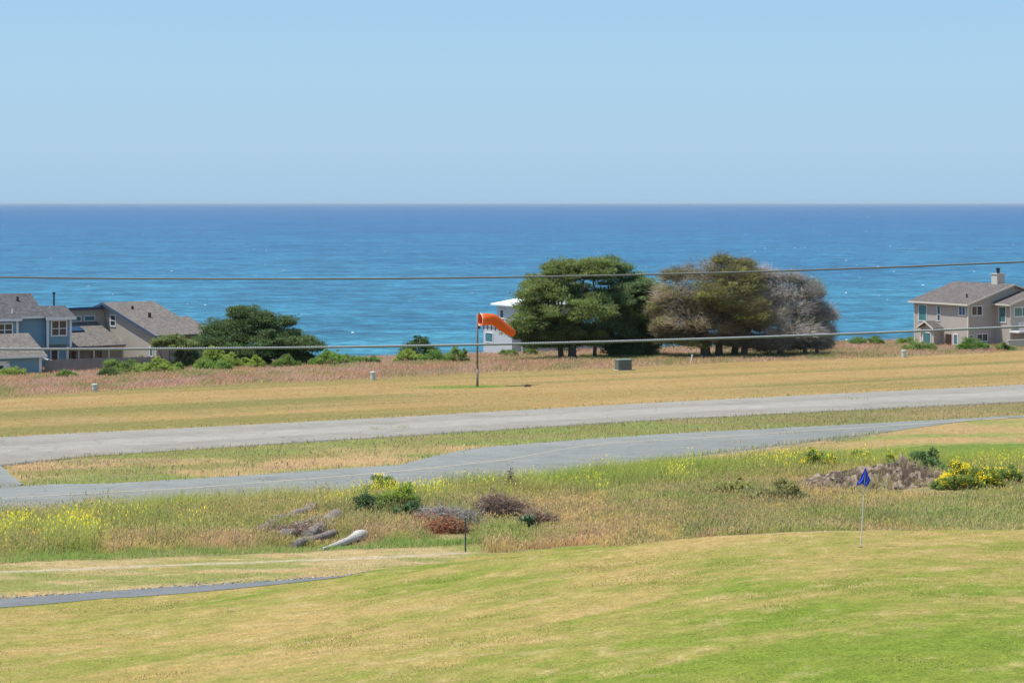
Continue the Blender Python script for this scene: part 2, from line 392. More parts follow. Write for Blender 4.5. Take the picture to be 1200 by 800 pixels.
# ------------------------------------------------------------------ roads
def road_material(name, c0, c1, bands, crack=.5):
    m, n, p = newmat(name)
    uv = N(n, 'ShaderNodeUVMap'); uv.uv_map = 'across'
    sx = N(n, 'ShaderNodeSeparateXYZ'); n.links.new(uv.outputs[0], sx.inputs[0])
    wob = noise(n, .12, 4, .6)
    ad = N(n, 'ShaderNodeMath', operation='MULTIPLY_ADD'); n.links.new(wob, ad.inputs[0]); ad.inputs[1].default_value = .12
    n.links.new(sx.outputs[1], ad.inputs[2])
    sb = N(n, 'ShaderNodeMath', operation='SUBTRACT'); n.links.new(ad.outputs[0], sb.inputs[0]); sb.inputs[1].default_value = .06
    band = ramp(n, sb.outputs[0], bands)
    f = noise(n, .35, 7, .7, None, (.35, 1, 1)); f2 = noise(n, 9, 4, .7); f3 = noise(n, 1.6, 5, .7, None, (.4, 1, 1))
    c = mix(n, ramp(n, f, [(.3, (0,0,0)), (.7, (1,1,1))]), c0, c1)
    c = mix(n, 1.0, c, band, 'MULTIPLY')
    c = mix(n, 1.0, c, mix(n, ramp(n, f2, [(.35, (0,0,0)), (.65, (1,1,1))]), (.86,.86,.86), (1.13,1.13,1.13)), 'MULTIPLY')
    c = mix(n, 1.0, c, mix(n, ramp(n, f3, [(.35, (0,0,0)), (.65, (1,1,1))]), (.87,.87,.87), (1.11,1.11,1.11)), 'MULTIPLY')
    v = N(n, 'ShaderNodeTexVoronoi', feature='DISTANCE_TO_EDGE'); v.inputs['Scale'].default_value = .22
    g_ = N(n, 'ShaderNodeTexCoord'); wv = N(n, 'ShaderNodeVectorMath', operation='ADD'); tn = N(n, 'ShaderNodeTexNoise'); tn.inputs['Scale'].default_value = .6
    n.links.new(g_.outputs['Object'], tn.inputs['Vector']); n.links.new(g_.outputs['Object'], wv.inputs[0]); n.links.new(tn.outputs['Color'], wv.inputs[1])
    n.links.new(wv.outputs[0], v.inputs['Vector'])
    ck = ramp(n, v.outputs['Distance'], [(0, (crack,)*3), (.006, (crack,)*3), (.016, (0,0,0))])
    c = mix(n, ck, c, (.10, .10, .085))
    n.links.new(c, p.inputs['Base Color']); p.inputs['Roughness'].default_value = .9; p.inputs['Specular IOR Level'].default_value = .2
    bump(n, p, f2, .25, .02); return m
def road(name, near, far, x0, x1, mat, step=.5, na=12, lift=.0, wob=.25, x_hide=None):
    x = np.arange(x0, x1, step)
    a = near(x)+(fbm(x*.5, x*0+3, 5)-.5)*wob*2+(fbm(x*2.5, x*0+9, 5, 2)-.5)*wob
    b = far(x)+(fbm(x*.5, x*0+7, 6)-.5)*wob*2+(fbm(x*2.5, x*0+19, 6, 2)-.5)*wob
    T = np.linspace(0, 1, na)[:, None]
    Dm = a*(1-T)+b*T; Xm = np.broadcast_to(x, Dm.shape)
    Z = gz(Xm, Dm)+.012+lift
    i_ = np.arange(Dm.size).reshape(Dm.shape)
    q = np.stack([i_[:-1, :-1], i_[:-1, 1:], i_[1:, 1:], i_[1:, :-1]], -1).reshape(-1)
    o = fast_mesh(name, np.stack([Xm, Dm, Z], -1).reshape(-1, 3), q, np.full(len(q)//4, 4), mat, smooth=True)
    uvl = o.data.uv_layers.new(name='across'); TT = np.broadcast_to(T, Dm.shape).ravel()
    uvl.data.foreach_set('uv', np.stack([Xm.ravel()[q], TT[q]], -1).ravel().astype(np.float32))
    return tag(o, kind='structure')
g1 = lambda a: (a, a, a)
M['runway'] = road_material('runway_asphalt', (.275, .255, .215), (.345, .322, .275),
    [(0, g1(.86)), (.12, g1(.95)), (.3, g1(.93)), (.40, g1(1.12)), (.62, g1(1.10)), (.68, g1(.92)), (.85, g1(.98)), (1, g1(1.05))], .26)
M['taxi'] = road_material('taxiway_asphalt', (.205, .215, .20), (.255, .262, .24),
    [(0, g1(.98)), (.25, g1(.96)), (.5, g1(1.0)), (.8, g1(1.05)), (1, g1(1.1))], .24)
M['path'] = road_material('path_asphalt', (.15, .16, .163), (.205, .213, .215), [(0, g1(.95)), (1, g1(1.05))], .05)
road('runway', c_rn, c_rf, -150, 170, M['runway'])
road('taxiway', c_tn, lambda x: c_tf(x), -120, 120, M['taxi'])
# link between the two at the left edge of the frame
_lx0 = -60
tag(road('taxiway_link', lambda x: c_tf(x)-.3, lambda x: np.minimum(c_rn(x)+.3, c_tf(x)-.3+np.maximum(0, (_lx1-x)*3.3+.5)), _lx0, _lx1, M['taxi'], .3, 14, .006, .55))
road('asphalt_path', c_lawn, c_path, -60, float(ghit(425, 674)[0]), M['path'], .25, 6, -.005, .08)
M['line'] = plain('faded_yellow_paint', (.37, .345, .265), .85, .25, 3)
M['edge'] = plain('dry_grass_joint', (.36, .29, .15), .95, .3, 3)
road('centre_line', lambda x: c_line(x)-.2, lambda x: c_line(x)+.2, -60, 34, M['line'], .5, 2, .006, .05)
_ce = curve([(0, 597), (60, 591), (115, 588), (200, 583)])
road('joint_line', lambda x: _ce(x)-.12, lambda x: _ce(x)+.14, -60, float(ghit(200, 583)[0]), M['edge'], .4, 2, .006, .18)
_cf = lambda x: c_rn(x)+.55
M['seal'] = plain('dark_sealant', (.085, .088, .095), .9, .3, 4)
road('runway_seal', lambda x: _cf(x)-.12, lambda x: _cf(x)+.13, -30, 62, M['seal'], .5, 2, .006, .30)
# ------------------------------------------------------------------ grasses (uncountable: stuff)
def blades(name, x, d, h, wd, cb, ct, lean=.25, wind=.12, seed=None, seedcol=None, label=None, cat='grass', z=None, seedsize=1.0, mat='grass'):
    n = len(x); z = gz(x, d)-.03 if z is None else z
    a = rng.uniform(0, 2*np.pi, n); dx, dy = np.cos(a), np.sin(a)
    la = rng.uniform(0, 2*np.pi, n); lm = lean*h*rng.random(n)
    lx = np.cos(la)*lm+wind*h*rng.random(n); ly = np.sin(la)*lm
    P = np.zeros((n, 5, 3))
    P[:, 0] = np.stack([x-dx*wd/2, d-dy*wd/2, z], -1); P[:, 1] = np.stack([x+dx*wd/2, d+dy*wd/2, z], -1)
    mz = z+h*.55
    P[:, 2] = np.stack([x+lx*.35+dx*wd*.4, d+ly*.35+dy*wd*.4, mz], -1); P[:, 3] = np.stack([x+lx*.35-dx*wd*.4, d+ly*.35-dy*wd*.4, mz], -1)
    P[:, 4] = np.stack([x+lx, d+ly, z+h], -1)
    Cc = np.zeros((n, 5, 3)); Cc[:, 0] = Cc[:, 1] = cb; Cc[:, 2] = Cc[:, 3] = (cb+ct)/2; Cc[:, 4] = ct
    b = np.arange(n)[:, None]*5
    L = np.concatenate([b+np.array([[0, 1, 2, 3]]), b+np.array([[3, 2, 4]])], 1).ravel()
    cnt = np.tile([4, 3], n)
    V = P.reshape(-1, 3); K = Cc.reshape(-1, 3)
    if seed is not None:
        k = np.nonzero(seed)[0]; m = len(k); s = seedsize*(.05+.07*rng.random(m))[:, None]; wv = s*.34
        tip = P[k, 4]; dr = np.stack([dx[k], dy[k], 0*k], -1); up = np.stack([lx[k]*.4, ly[k]*.4, h[k]], -1); up /= np.linalg.norm(up, axis=1)[:, None]
        S = np.stack([tip-up*s, tip+dr*wv, tip+up*s, tip-dr*wv], 1)
        b2 = len(V)+np.arange(m)[:, None]*4
        V = np.concatenate([V, S.reshape(-1, 3)]); K = np.concatenate([K, np.repeat(seedcol[k], 4, 0)])
        L = np.concatenate([L, (b2+np.arange(4)).ravel()]); cnt = np.concatenate([cnt, np.full(m, 4)])
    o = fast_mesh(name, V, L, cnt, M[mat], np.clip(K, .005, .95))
    return tag(o, label, cat, kind='stuff')
def scatter(n, d0, d1, xlim=.262, xpad=1.5):
    d = np.sqrt(rng.uniform(d0**2, d1**2, n)); x = rng.uniform(-1, 1, n)*(d*xlim+xpad); return x, d
def jit(c, s=.14):
    return c*(1+s*rng.standard_normal((len(c), 1)))*(1+.05*rng.standard_normal((len(c), 3)))

# lawn
x, d = scatter(420000, 31, 71); k = (d < c_lawn(x)+.1); x, d = x[k], d[k]
c = jit(zone_colour(x, d), .34)
hh = rng.uniform(.015, .050, len(x))*(1+.5*(rng.random(len(x)) < .03))
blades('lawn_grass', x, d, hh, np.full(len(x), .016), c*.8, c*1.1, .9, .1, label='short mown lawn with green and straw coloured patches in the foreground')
# dandelion-like flowers in the lawn
x, d = scatter(130, 34, 68); k = (d < c_lawn(x)-.3) & (fbm(x*.2, d*.2, 7) > .48); x, d = x[k], d[k]
n = len(x); fc = np.tile(A(.80, .62, .03), (n, 1)); fc[rng.random(n) < .35] = A(.75, .75, .6)
blades('lawn_flowers', x, d, rng.uniform(.05, .08, n), np.full(n, .004), np.tile(A(.15, .25, .04), (n, 1)), fc, .3, 0, np.ones(n, bool), fc, 'tiny yellow and white flowers dotted over the mown lawn', 'flowers', seedsize=.26)

# verge between the asphalt path and the tall grass (left)
x, d = scatter(90000, 62, 80, .262, 1); k = (d > c_path(x)+.15) & (d < c_tall(x)+.3) & ((np.abs(d-c_trail(x)) > .32) | (rng.random(len(x)) < .06) | (x > -1.5)); x, d = x[k], d[k]
c = jit(zone_colour(x, d), .22)
blades('verge_grass', x, d, rng.uniform(.03, .10, len(x))*(.6+fbm(x*.8, d*.8, 9)), np.full(len(x), .013), c*.8, c*1.15, .8, .1, label='low dry verge grass between the asphalt path and the tall weeds')

# places where fallen wood, brush and the bank keep the grass low
CLR = []
for (px, py, rx, ry) in [(330, 626, 1.2, .9), (352, 630, 1.6, 1.5), (375, 632, 1.4, 1.6), (405, 636, 1.3, 1.5), (360, 640, 1.4, .8), (403, 594, .5, .6), (527, 626, 1.3, 1.7), (530, 630, 1.2, 1.2), (580, 616, 1.7, 1.5), (630, 622, 1.0, 1.3), (615, 618, .7, .7), (545, 640, .3, .4),
                         (426, 606, .7, .7), (470, 610, 1.2, 1.0), (980, 563, 1.8, 1.4), (1030, 574, 2.4, 2.0), (1085, 579, 1.9, 1.8)]:
    a_, b_ = ghit(px, py); CLR.append((a_, b_-.4, rx, ry))
def clr(x, d):
    m = 0*x
    for (a_, b_, rx, ry) in CLR: m = np.maximum(m, np.exp(-(((x-a_)/rx)**2+((d-b_)/ry)**2)**2))
    return m
# tall meadow
x, d = scatter(680000, 66, 122, .262, 1.5)
far_lim = c_mf(x)+rng.normal(0, .35, len(x))
k = (d > c_tall(x)) & (d < far_lim); x, d = x[k], d[k]; n = len(x)
e = d-c_tall(x)
px = x/d*F+600
s1 = fbm(x*.22, d*.22, 101); s2 = fbm(x*.55+3, d*.55, 107); s3 = fbm(x*1.5, d*1.5, 113, 3)
front = sst(3.8, .8, e+2.4*(s2-.5))
tanc, olive, pinkc, yel = A(.37, .265, .095), A(.165, .185, .045), A(.36, .215, .125), A(.24, .27, .03)
oran = A(.36, .20, .08); dk = A(.125, .12, .05)
cc = mixc(np.tile(tanc, (n, 1)), olive, np.clip((s1-.42)*5.0+.30*(x > 4)+1.2*(s3-.5), 0, 1))
cc = mixc(cc, pinkc, np.clip(sst(.48, .60, s2)*.75*sst(9.5, 2.5, e), 0, 1))
cc = mixc(cc, dk, .75*sst(.52, .62, s3))
# green weeds along the back of the band, towards the taxiway
back = sst(7, 3.0, c_mf(x)-d)*sst(.30, .46, fbm(x*.3, d*.15, 119))*sst(-22, -14, x)
cc = mixc(cc, mixc(np.tile(A(.19, .27, .030), (n, 1)), A(.28, .27, .05), sst(.4, .6, s3)), back*.75)
midg = sst(-9, -4, x)*sst(17, 12, x)*sst(11, 5, c_mf(x)-d)*sst(.36, .52, s2)
cc = mixc(cc, A(.15, .21, .034), midg*.8)
cc = mixc(cc, A(.17, .215, .045), .55*sst(.50, .60, fbm(x*.18+9, d*.35, 127)))
leftgreen = sst(-6, -14, x)*sst(3, 9, e)
cc = mixc(cc, A(.22, .24, .045), leftgreen*.55*sst(.38, .55, s2))
cc = mixc(cc, oran, .6*sst(.52, .62, s2)*sst(3, .5, e)*sst(-2, 3, x))
gr_front = front*(x < -1.5)
cc = mixc(cc, A(.125, .21, .035), gr_front*.85)
cc = mixc(cc, A(.14, .24, .05), .75*sst(8, 4, np.abs(x-21))*sst(.46, .55, s2)*(e < 14))
hh = (.24+.46*s1+.40*(s3-.4))*(1+.85*back+.35*sst(7, 2, c_mf(x)-d))*(1-.50*gr_front)*(.7+.65*fbm(x*.9, d*.9, 171))*rng.uniform(.45, 1.15, n)*(1-.92*clr(x, d))
hh *= (1-.35*sst(4, 1.5, e)*(x > 0))*(.8+.2*(x < 0))
tall = rng.random(n) < .035; hh[tall] *= 1.35
pcol = mixc(cc*1.08, pinkc*1.05, .5*sst(.42, .6, s2)); pcol = mixc(pcol, tanc*1.08, .3*rng.random(n))
seeds = (rng.random(n) < .7) & (gr_front < .5) & (back < .6)
cj = jit(cc, .18)
blades('tall_meadow_grass', x, d, np.clip(hh, .06, 1.2), np.full(n, .016), cj*1.0, cj*1.05, 1.0, .45, seeds, jit(pcol, .16), 'tall wild meadow grass gone to seed, tan, pink and olive, behind the lawn', seedsize=.62)

# yellow flowering mustard weeds growing through the meadow
def inpx(n, boxes):
    X = []; D = []
    for (pa, pb, ya, yb, wgt) in boxes:
        m = int(n*wgt); xs_, ys_ = rng.uniform(pa, pb, m), rng.uniform(ya, yb, m)
        q_ = np.array([ghit(a_, b_) for a_, b_ in zip(xs_[::12], ys_[::12])])
        q_ = np.repeat(q_, 12, 0)[:m] + rng.normal(0, .38, (m, 2)); X.append(q_[:, 0]); D.append(q_[:, 1])
    return np.concatenate(X), np.concatenate(D)
x, d = inpx(11500, [(-10, 105, 628, 648, .42), (60, 240, 614, 632, .14), (415, 510, 586, 597, .22), (330, 420, 594, 606, .06), (500, 600, 578, 590, .14), (600, 720, 568, 582, .20), (700, 800, 558, 570, .26), (800, 960, 548, 562, .42), (960, 1090, 545, 552, .12), (1150, 1210, 550, 565, .10)])
k = fbm(x*.5, d*.4, 161)+.06*rng.standard_normal(len(x)) > .47; x, d = x[k], d[k]
n = len(x); gcx = jit(mixc(np.tile(A(.19, .235, .045), (n, 1)), A(.28, .24, .08), rng.random(n)**2), .25); fc = jit(np.tile(A(.66, .56, .03), (n, 1)), .2)
fd_ = (rng.random(n) < .5) & (fbm(x*1.1, d*.8, 167) > .50)
blades('yellow_mustard_weeds', x, d, rng.uniform(.5, 1.15, n)*(1-.7*clr(x, d)), np.full(n, .022), gcx*.9, gcx*1.15, .6, .15, fd_, fc, 'yellow flowering mustard weeds mixed through the tall meadow', 'weeds', seedsize=.62)

# green strip / mown field right of the taxiway
x, d = scatter(60000, 88, 135, .262, 1); k = (d < c_tn(x)-.2) & (d > c_mf(x)) & ((x > 13) | (rng.random(len(x)) < .25)) & (x > 4); x, d = x[k], d[k]
c = jit(zone_colour(x, d), .18)
blades('roadside_grass', x, d, rng.uniform(.03, .12, len(x)), np.full(len(x), .022), c*.85, c*1.15, .7, .1, label='short dry grass on the rise to the right of the taxiway')

# median between taxiway and runway
x, d = scatter(150000, 98, 160, .262, 1); k = (d > c_tf(x)+.15) & (d < c_rn(x)-.1) & (d > c_tf(x)+.3+np.maximum(0, (_lx1-x)*3.3)+.5*fbm(x, d, 3)); x, d = x[k], d[k]
n = len(x); c = jit(zone_colour(x, d), .18); m = fbm(x*.4, d*.4, 131)
pk = sst(.56, .66, fbm(x*.16, d*.25, 137)); c = mixc(c, PINK, .6*pk)
blades('median_grass', x, d, (.03+.24*m)*rng.uniform(.4, 1.1, n), np.full(n, .026), c*.95, c*1.1, .9, .25, rng.random(n) < .25, mixc(c*1.15, PINK, .3), 'uneven green and orange dry grass on the strip between runway and taxiway')

# dry mown field beyond the runway
x, d = scatter(150000, 122, 262, .262, 1); k = (d > c_rf(x)+.1) & (d < c_pink(x)+1); x, d = x[k], d[k]
n = len(x); c = jit(zone_colour(x, d), .14)
blades('dry_field_grass', x, d, rng.uniform(.03, .10, n), np.full(n, .05), c*.9, c*1.12, .7, .1, label='close mown dry tan field grass beyond the runway')
# reddish grass belt in front of the houses
x, d = scatter(420000, 165, 268, .262, 3)
v_ = d-.47*x
k = (d > c_pink(x)+rng.normal(0, .9, len(x))) & (v_ < 255); x, d = x[k], d[k]; n = len(x)
s1 = fbm(x*.10, d*.10, 141); s2 = fbm(x*.4, d*.3, 147)
c = mixc(np.tile(A(.30, .165, .105), (n, 1)), A(.29, .20, .09), np.clip((s1-.40)*4, 0, 1)*.65)
c = mixc(c, A(.15, .165, .05), .75*sst(.51, .62, s2)); c = mixc(c, A(.34, .215, .165), .5*sst(.5, .6, fbm(x*.3, d*.2, 149)))
c = mixc(c, A(.36, .27, .12), .6*sst(2.5, .5, d-c_pink(x)))
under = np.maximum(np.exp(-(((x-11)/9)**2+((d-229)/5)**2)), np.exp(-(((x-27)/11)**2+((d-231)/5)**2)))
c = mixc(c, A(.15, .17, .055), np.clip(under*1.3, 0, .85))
hh = (.12+.48*fbm(x*.25, d*.25, 151))*rng.uniform(.55, 1.1, n)*sst(-.8, 3.5, d-c_pink(x)+.8)
c = jit(c, .16)
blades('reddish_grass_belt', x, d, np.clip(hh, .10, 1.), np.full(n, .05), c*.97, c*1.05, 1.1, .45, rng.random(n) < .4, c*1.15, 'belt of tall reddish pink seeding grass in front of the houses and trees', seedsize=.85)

# ------------------------------------------------------------------ foliage generators
def leaves(cen, rad, per, size, col, jitter=.16, flat=.0, up=.25, inner=.25):
    """leaf diamonds spread through ellipsoid clumps. cen (N,3) rad (N,3) col (N,3)"""
    N_ = len(cen); n = N_*per
    c = np.repeat(cen, per, 0); r = np.repeat(rad, per, 0); k = np.repeat(col, per, 0)
    v = rng.standard_normal((n, 3)); v /= np.linalg.norm(v, axis=1)[:, None]
    t = rng.uniform(inner, 1.05, n)**.6*np.where(rng.random(n) < .07, rng.uniform(1.05, 1.55, n), 1)
    p = c+v*r*t[:, None]
    a = v+rng.standard_normal((n, 3))*.7; a[:, 2] += up; a /= np.linalg.norm(a, axis=1)[:, None]
    b = np.cross(a, rng.standard_normal((n, 3))); b /= np.linalg.norm(b, axis=1)[:, None]
    s = (size*rng.uniform(.55, 1.3, n))[:, None]
    P = np.stack([p-a*s*.5, p+b*s*.17, p+a*s*.7, p-b*s*.17], 1)
    K = jit(k, jitter)
    return P.reshape(-1, 3), np.repeat(K, 4, 0)
def mesh_quads(name, V, K, mat, parent=None):
    n = len(V)//4
    return fast_mesh(name, V, np.arange(4*n), np.full(n, 4), mat, np.clip(K, .004, .95), parent)
def twigs(p0, dr, L, r, col, droop=.1):
    """thin tapering three-sided twigs with one bend"""
    n = len(p0); dr = dr/np.linalg.norm(dr, axis=1)[:, None]
    a = np.cross(dr, rng.standard_normal((n, 3))); a /= np.linalg.norm(a, axis=1)[:, None]; b = np.cross(dr, a)
    L = np.broadcast_to(L, (n,))[:, None]; r = np.broadcast_to(r, (n,))[:, None]
    m = p0+dr*L*.5; bend = rng.standard_normal((n, 3))*.12*L; bend[:, 2] -= droop*L[:, 0]
    e = p0+dr*L+bend
    P = np.zeros((n, 7, 3))
    for k in range(3):
        q = 2*math.pi*k/3; o = a*math.cos(q)+b*math.sin(q); P[:, k] = p0+o*r; P[:, 3+k] = m+o*r*.7
    P[:, 6] = e
    base = np.arange(n)[:, None]*7
    L4 = np.concatenate([base+np.array([[k, (k+1) % 3, 3+(k+1) % 3, 3+k]]) for k in range(3)], 1)
    L3 = np.concatenate([base+np.array([[3+k, 3+(k+1) % 3, 6]]) for k in range(3)], 1)
    loops = np.concatenate([L4, L3], 1).ravel(); cnt = np.tile([4, 4, 4, 3, 3, 3], n)
    return P.reshape(-1, 3), loops, cnt, np.repeat(col, 7, 0)
M['bark'] = plain('cypress_bark', (.115, .095, .075), .95, .35, 3, bmp=.6)
M['deadbark'] = plain('weathered_grey_bark', (.20, .185, .17), .95, .3, 3, bmp=.6)

def tree(loc, lobes, trunks, leafcol, label, nclump=24, per=150, leaf=.34, group=None, twig=None, twn=0, cl=(.9, .9, .5), cat='tree', bark='bark', name='cypress_tree', twr=(.010, .028), twL=(.6, 1.7)):
    """loc base point; lobes: list of (dx,dy,dz,rx,ry,rz[,colourindex,density]); trunks: list of (x0,y0,x1,y1,h,r)"""
    x0, y0 = loc; z0 = float(gz(x0, y0)); root = empty(name, (x0, y0, z0), 0, label, cat, group)
    tb = MB()
    for (ax, ay, bx, by, h, r) in trunks:
        pts = [(ax, ay, -.4+float(gz(x0+ax, y0+ay))-z0)]
        for k in range(1, 5):
            t = k/4; pts.append((ax+(bx-ax)*t+random.uniform(-.12, .12), ay+(by-ay)*t+random.uniform(-.1, .1), h*t))
        tb.tube(pts, [r*1.25, r, r*.85, r*.75, r*.6], 9)
    CN = []; RD = []; CL = []; TW = []
    for lb in lobes:
        dx, dy, dz, rx, ry, rz = lb[:6]; ci = lb[6] if len(lb) > 6 else 0; dn = lb[7] if len(lb) > 7 else 1
        m = max(3, int(nclump*dn)); v = rng.standard_normal((m, 3)); v[:, 2] = np.abs(v[:, 2])*.9-.35; v /= np.linalg.norm(v, axis=1)[:, None]
        cen = np.array([dx, dy, dz])+v*np.array([rx, ry, rz])*rng.uniform(.3, 1.0, (m, 1))
        # limbs from nearest trunk to the lobe
        tr = min(trunks, key=lambda t: (t[2]-dx)**2+(t[3]-dy)**2)
        st = np.array([tr[2]*.8+tr[0]*.2, tr[3], tr[4]*.75]); mid = (st+np.array([dx, dy, dz]))/2+np.array([0, 0, -.3])
        tb.tube([st, mid, (dx, dy, dz)], [tr[5]*.5, tr[5]*.35, .07], 6)
        for q in range(0, m, 3): tb.tube([(dx, dy, dz), (cen[q]+np.array([dx, dy, dz]))/2+np.array([0, 0, .1]), cen[q]], [.07, .045, .02], 4)
        lc = leafcol[ci] if isinstance(leafcol, list) else leafcol
        if lc is not None:
            CN.append(cen); RD.append(np.tile(np.array(cl), (m, 1))*rng.uniform(.4, 1.3, (m, 1)))
            kk = np.tile(lc, (m, 1)); kk = kk*rng.uniform(.6, 1.4, (m, 1)); kk = mixc(kk, A(.13, .15, .03), .35*rng.random(m)); CL.append(kk)
        if twn:
            k = int(twn*(dn if len(lb) > 7 else 1)*(lb[8] if len(lb) > 8 else 1))
            if k:
                vv = rng.standard_normal((k, 3)); vv[:, 2] = np.abs(vv[:, 2])*.8-.3; vv /= np.linalg.norm(vv, axis=1)[:, None]
                p0 = np.array([dx, dy, dz])+vv*np.array([rx, ry, rz])*rng.uniform(.35, .98, (k, 1))
                dr = vv*np.array([1, 1, .5])+rng.standard_normal((k, 3))*.35+np.array([0, 0, .25]); dr[:, 2] = dr[:, 2]*.7
                if dx+rx*0 != 0: dr[:, 0] += .5*np.sign(dx)
                tc = twig[ci] if isinstance(twig, list) else twig
                TW.append(twigs(p0, dr, rng.uniform(*twL, k), rng.uniform(*twr, k), jit(np.tile(tc, (k, 1)), .22), .0))
    tb.build('trunk', M[bark], root, smooth=True)
    if CN:
        V, K = leaves(np.concatenate(CN), np.concatenate(RD), per, leaf, np.concatenate(CL), .2)
        mesh_quads('crown', V, K, M['leaf'], root)
    if TW:
        off = 0; VV = []; LL = []; CC = []; KK = []
        for (a, b, c_, k_) in TW: VV.append(a); LL.append(b+off); CC.append(c_); KK.append(k_); off += len(a)
        fast_mesh('bare_twigs', np.concatenate(VV), np.concatenate(LL), np.concatenate(CC), M['twig'], np.clip(np.concatenate(KK), .005, .9), root)
    return root
def at(px, py, D):
    return ((px-600)/F*D, D, CAMZ-(py-237)/F*D)
# lobes given from outlines: px, py centre, radius in px -> metres at the tree
def LB(base, D, items):
    bx = (base[0]-600)/F*D; s = D/F; z0 = float(gz(bx, D)); out = []
    for it in items:
        px, py, rx, rz, dy = it[:5]
        X, _, Z = at(px, py, D); out.append((X-bx, dy, Z-z0, rx*s, max(rx*s*.8, 1.0), rz*s)+tuple(it[5:]))
    return (bx, D), out
green = A(.120, .160, .042); dgreen = A(.062, .105, .042); blg = A(.085, .135, .048)
D0 = 229
loc, lb = LB((668, 418), D0, [(662, 322, 26, 18, 0), (635, 345, 26, 20, -1.5), (685, 322, 26, 20, -1), (695, 314, 22, 12, 0), (654, 314, 16, 11, 0, 0, .7), (632, 334, 18, 14, 0, 0, .8), (620, 378, 20, 14, -2.5, 0, .8), (655, 370, 34, 24, -2.0), (690, 365, 24, 26, -2.5), (650, 348, 40, 30, 1), (640, 395, 26, 8, -1, 0, .7), (680, 392, 26, 8, 0, 0, .7), (607, 386, 9, 6, -2.0, 0, .35), (660, 385, 40, 12, 1), (675, 345, 40, 40, 2), (620, 360, 12, 10, -1, 0, .5), (675, 402, 40, 9, 1.5, 0, 1.2), (632, 402, 24, 6, -1, 0, .8), (615, 392, 14, 10, -1.5, 0, .6)])
tree(loc, lb, [(-.9, 0, -1.3, 0, 5, .28), (.2, -.2, .8, 0, 6, .40), (2.6, .8, 2.9, .5, 4, .2)], green, 'broad green cypress with layered foliage just right of the white house', 44, 230, .24, 'cypress trees in the windbreak', cl=(1.15, 1.0, .42))
loc, lb = LB((722, 420), D0+4, [(712, 322, 28, 20, 0), (738, 338, 22, 22, 0), (725, 350, 32, 28, -2), (745, 370, 20, 20, -1), (712, 385, 30, 16, -1.5), (742, 398, 22, 10, 0), (760, 395, 16, 14, 1.5, 1, .8), (725, 375, 36, 40, 2), (750, 355, 14, 14, 0), (700, 400, 24, 8, 1, 1, .8), (715, 314, 22, 12, 0), (750, 335, 14, 12, 0, 0, .8), (745, 405, 30, 12, .5, 1, 1.6), (738, 411, 30, 8, .3, 1, 1.4), (765, 385, 14, 22, 1, 1, 1), (758, 355, 14, 16, 1, 0, .8)])
tree(loc, lb, [(-.4, 0, -.6, 0, 5, .35), (1.8, .6, 2.4, .5, 5, .35), (3.4, 1.2, 4.0, 1.2, 3.5, .22)], [blg, dgreen], 'dark green cypress between the broad green cypress and the half bare one', 44, 230, .24, 'cypress trees in the windbreak', cl=(1.15, 1.0, .42))
olive = A(.19, .20, .050); brn = A(.22, .18, .10); gry = A(.35, .335, .32); tan_ = A(.33, .285, .21)
loc, lb = LB((833, 421), D0, [(825, 325, 34, 20, 0, 1, .55), (860, 322, 30, 18, -1, 0, .9), (788, 345, 24, 22, -1, 2, .30), (800, 378, 30, 20, -2, 2, .30), (850, 350, 34, 24, -2, 0, .8), (835, 385, 36, 18, -1, 1, .45), (870, 358, 26, 18, -3, 0, .8), (776, 384, 12, 14, -1.5, 0, .3), (858, 396, 20, 8, 0, 1, .5), (790, 325, 14, 12, 0, 0, .3), (842, 360, 50, 34, 1.5, 1, .9, 2), (875, 385, 26, 18, 1, 1, .6, 1), (800, 355, 34, 26, .5, 2, .4, 2), (822, 400, 34, 8, 0, 0, .5), (772, 365, 12, 14, 0, 0, .4), (870, 310, 9, 6, 0, 0, .3), (845, 306, 8, 6, 0, 0, .3), (855, 335, 40, 22, -2, 0, 1, .3), (878, 368, 20, 10, -3.5, 0, .9, .2), (835, 345, 26, 14, -3, 0, .8, .3), (812, 402, 20, 6, -1, 0, .6, .3), (785, 400, 16, 6, -1, 0, .4, .5), (840, 398, 44, 8, 1, 1, 1.0, .6), (800, 392, 32, 10, 1.5, 2, .8, .6), (880, 404, 34, 12, 1, 1, 1.2, .8), (905, 408, 24, 10, 1, 2, .8, .8), (868, 335, 24, 20, 0, 0, .8, .4), (795, 370, 26, 16, 2, 2, .7, .6), (842, 382, 40, 16, 2, 2, 1.2, .4), (832, 368, 26, 16, 1, 1, 1.2, .5), (862, 376, 22, 14, 1, 1, .8, .4)])
tree(loc, lb, [(-.5, 0, -1.2, 0, 5, .50), (.9, .3, 1.4, 0, 5, .38), (2.6, 1.2, 3.2, 1, 5, .35)], [olive, brn, A(.16, .15, .06)], 'olive cypress with brown bare twigs on its left side and two thick trunks', 34, 120, .20, 'cypress trees in the windbreak', twig=[A(.17, .15, .09), tan_*.7, tan_], twn=2300, cl=(1.0, .9, .45), twL=(.5, 1.3))
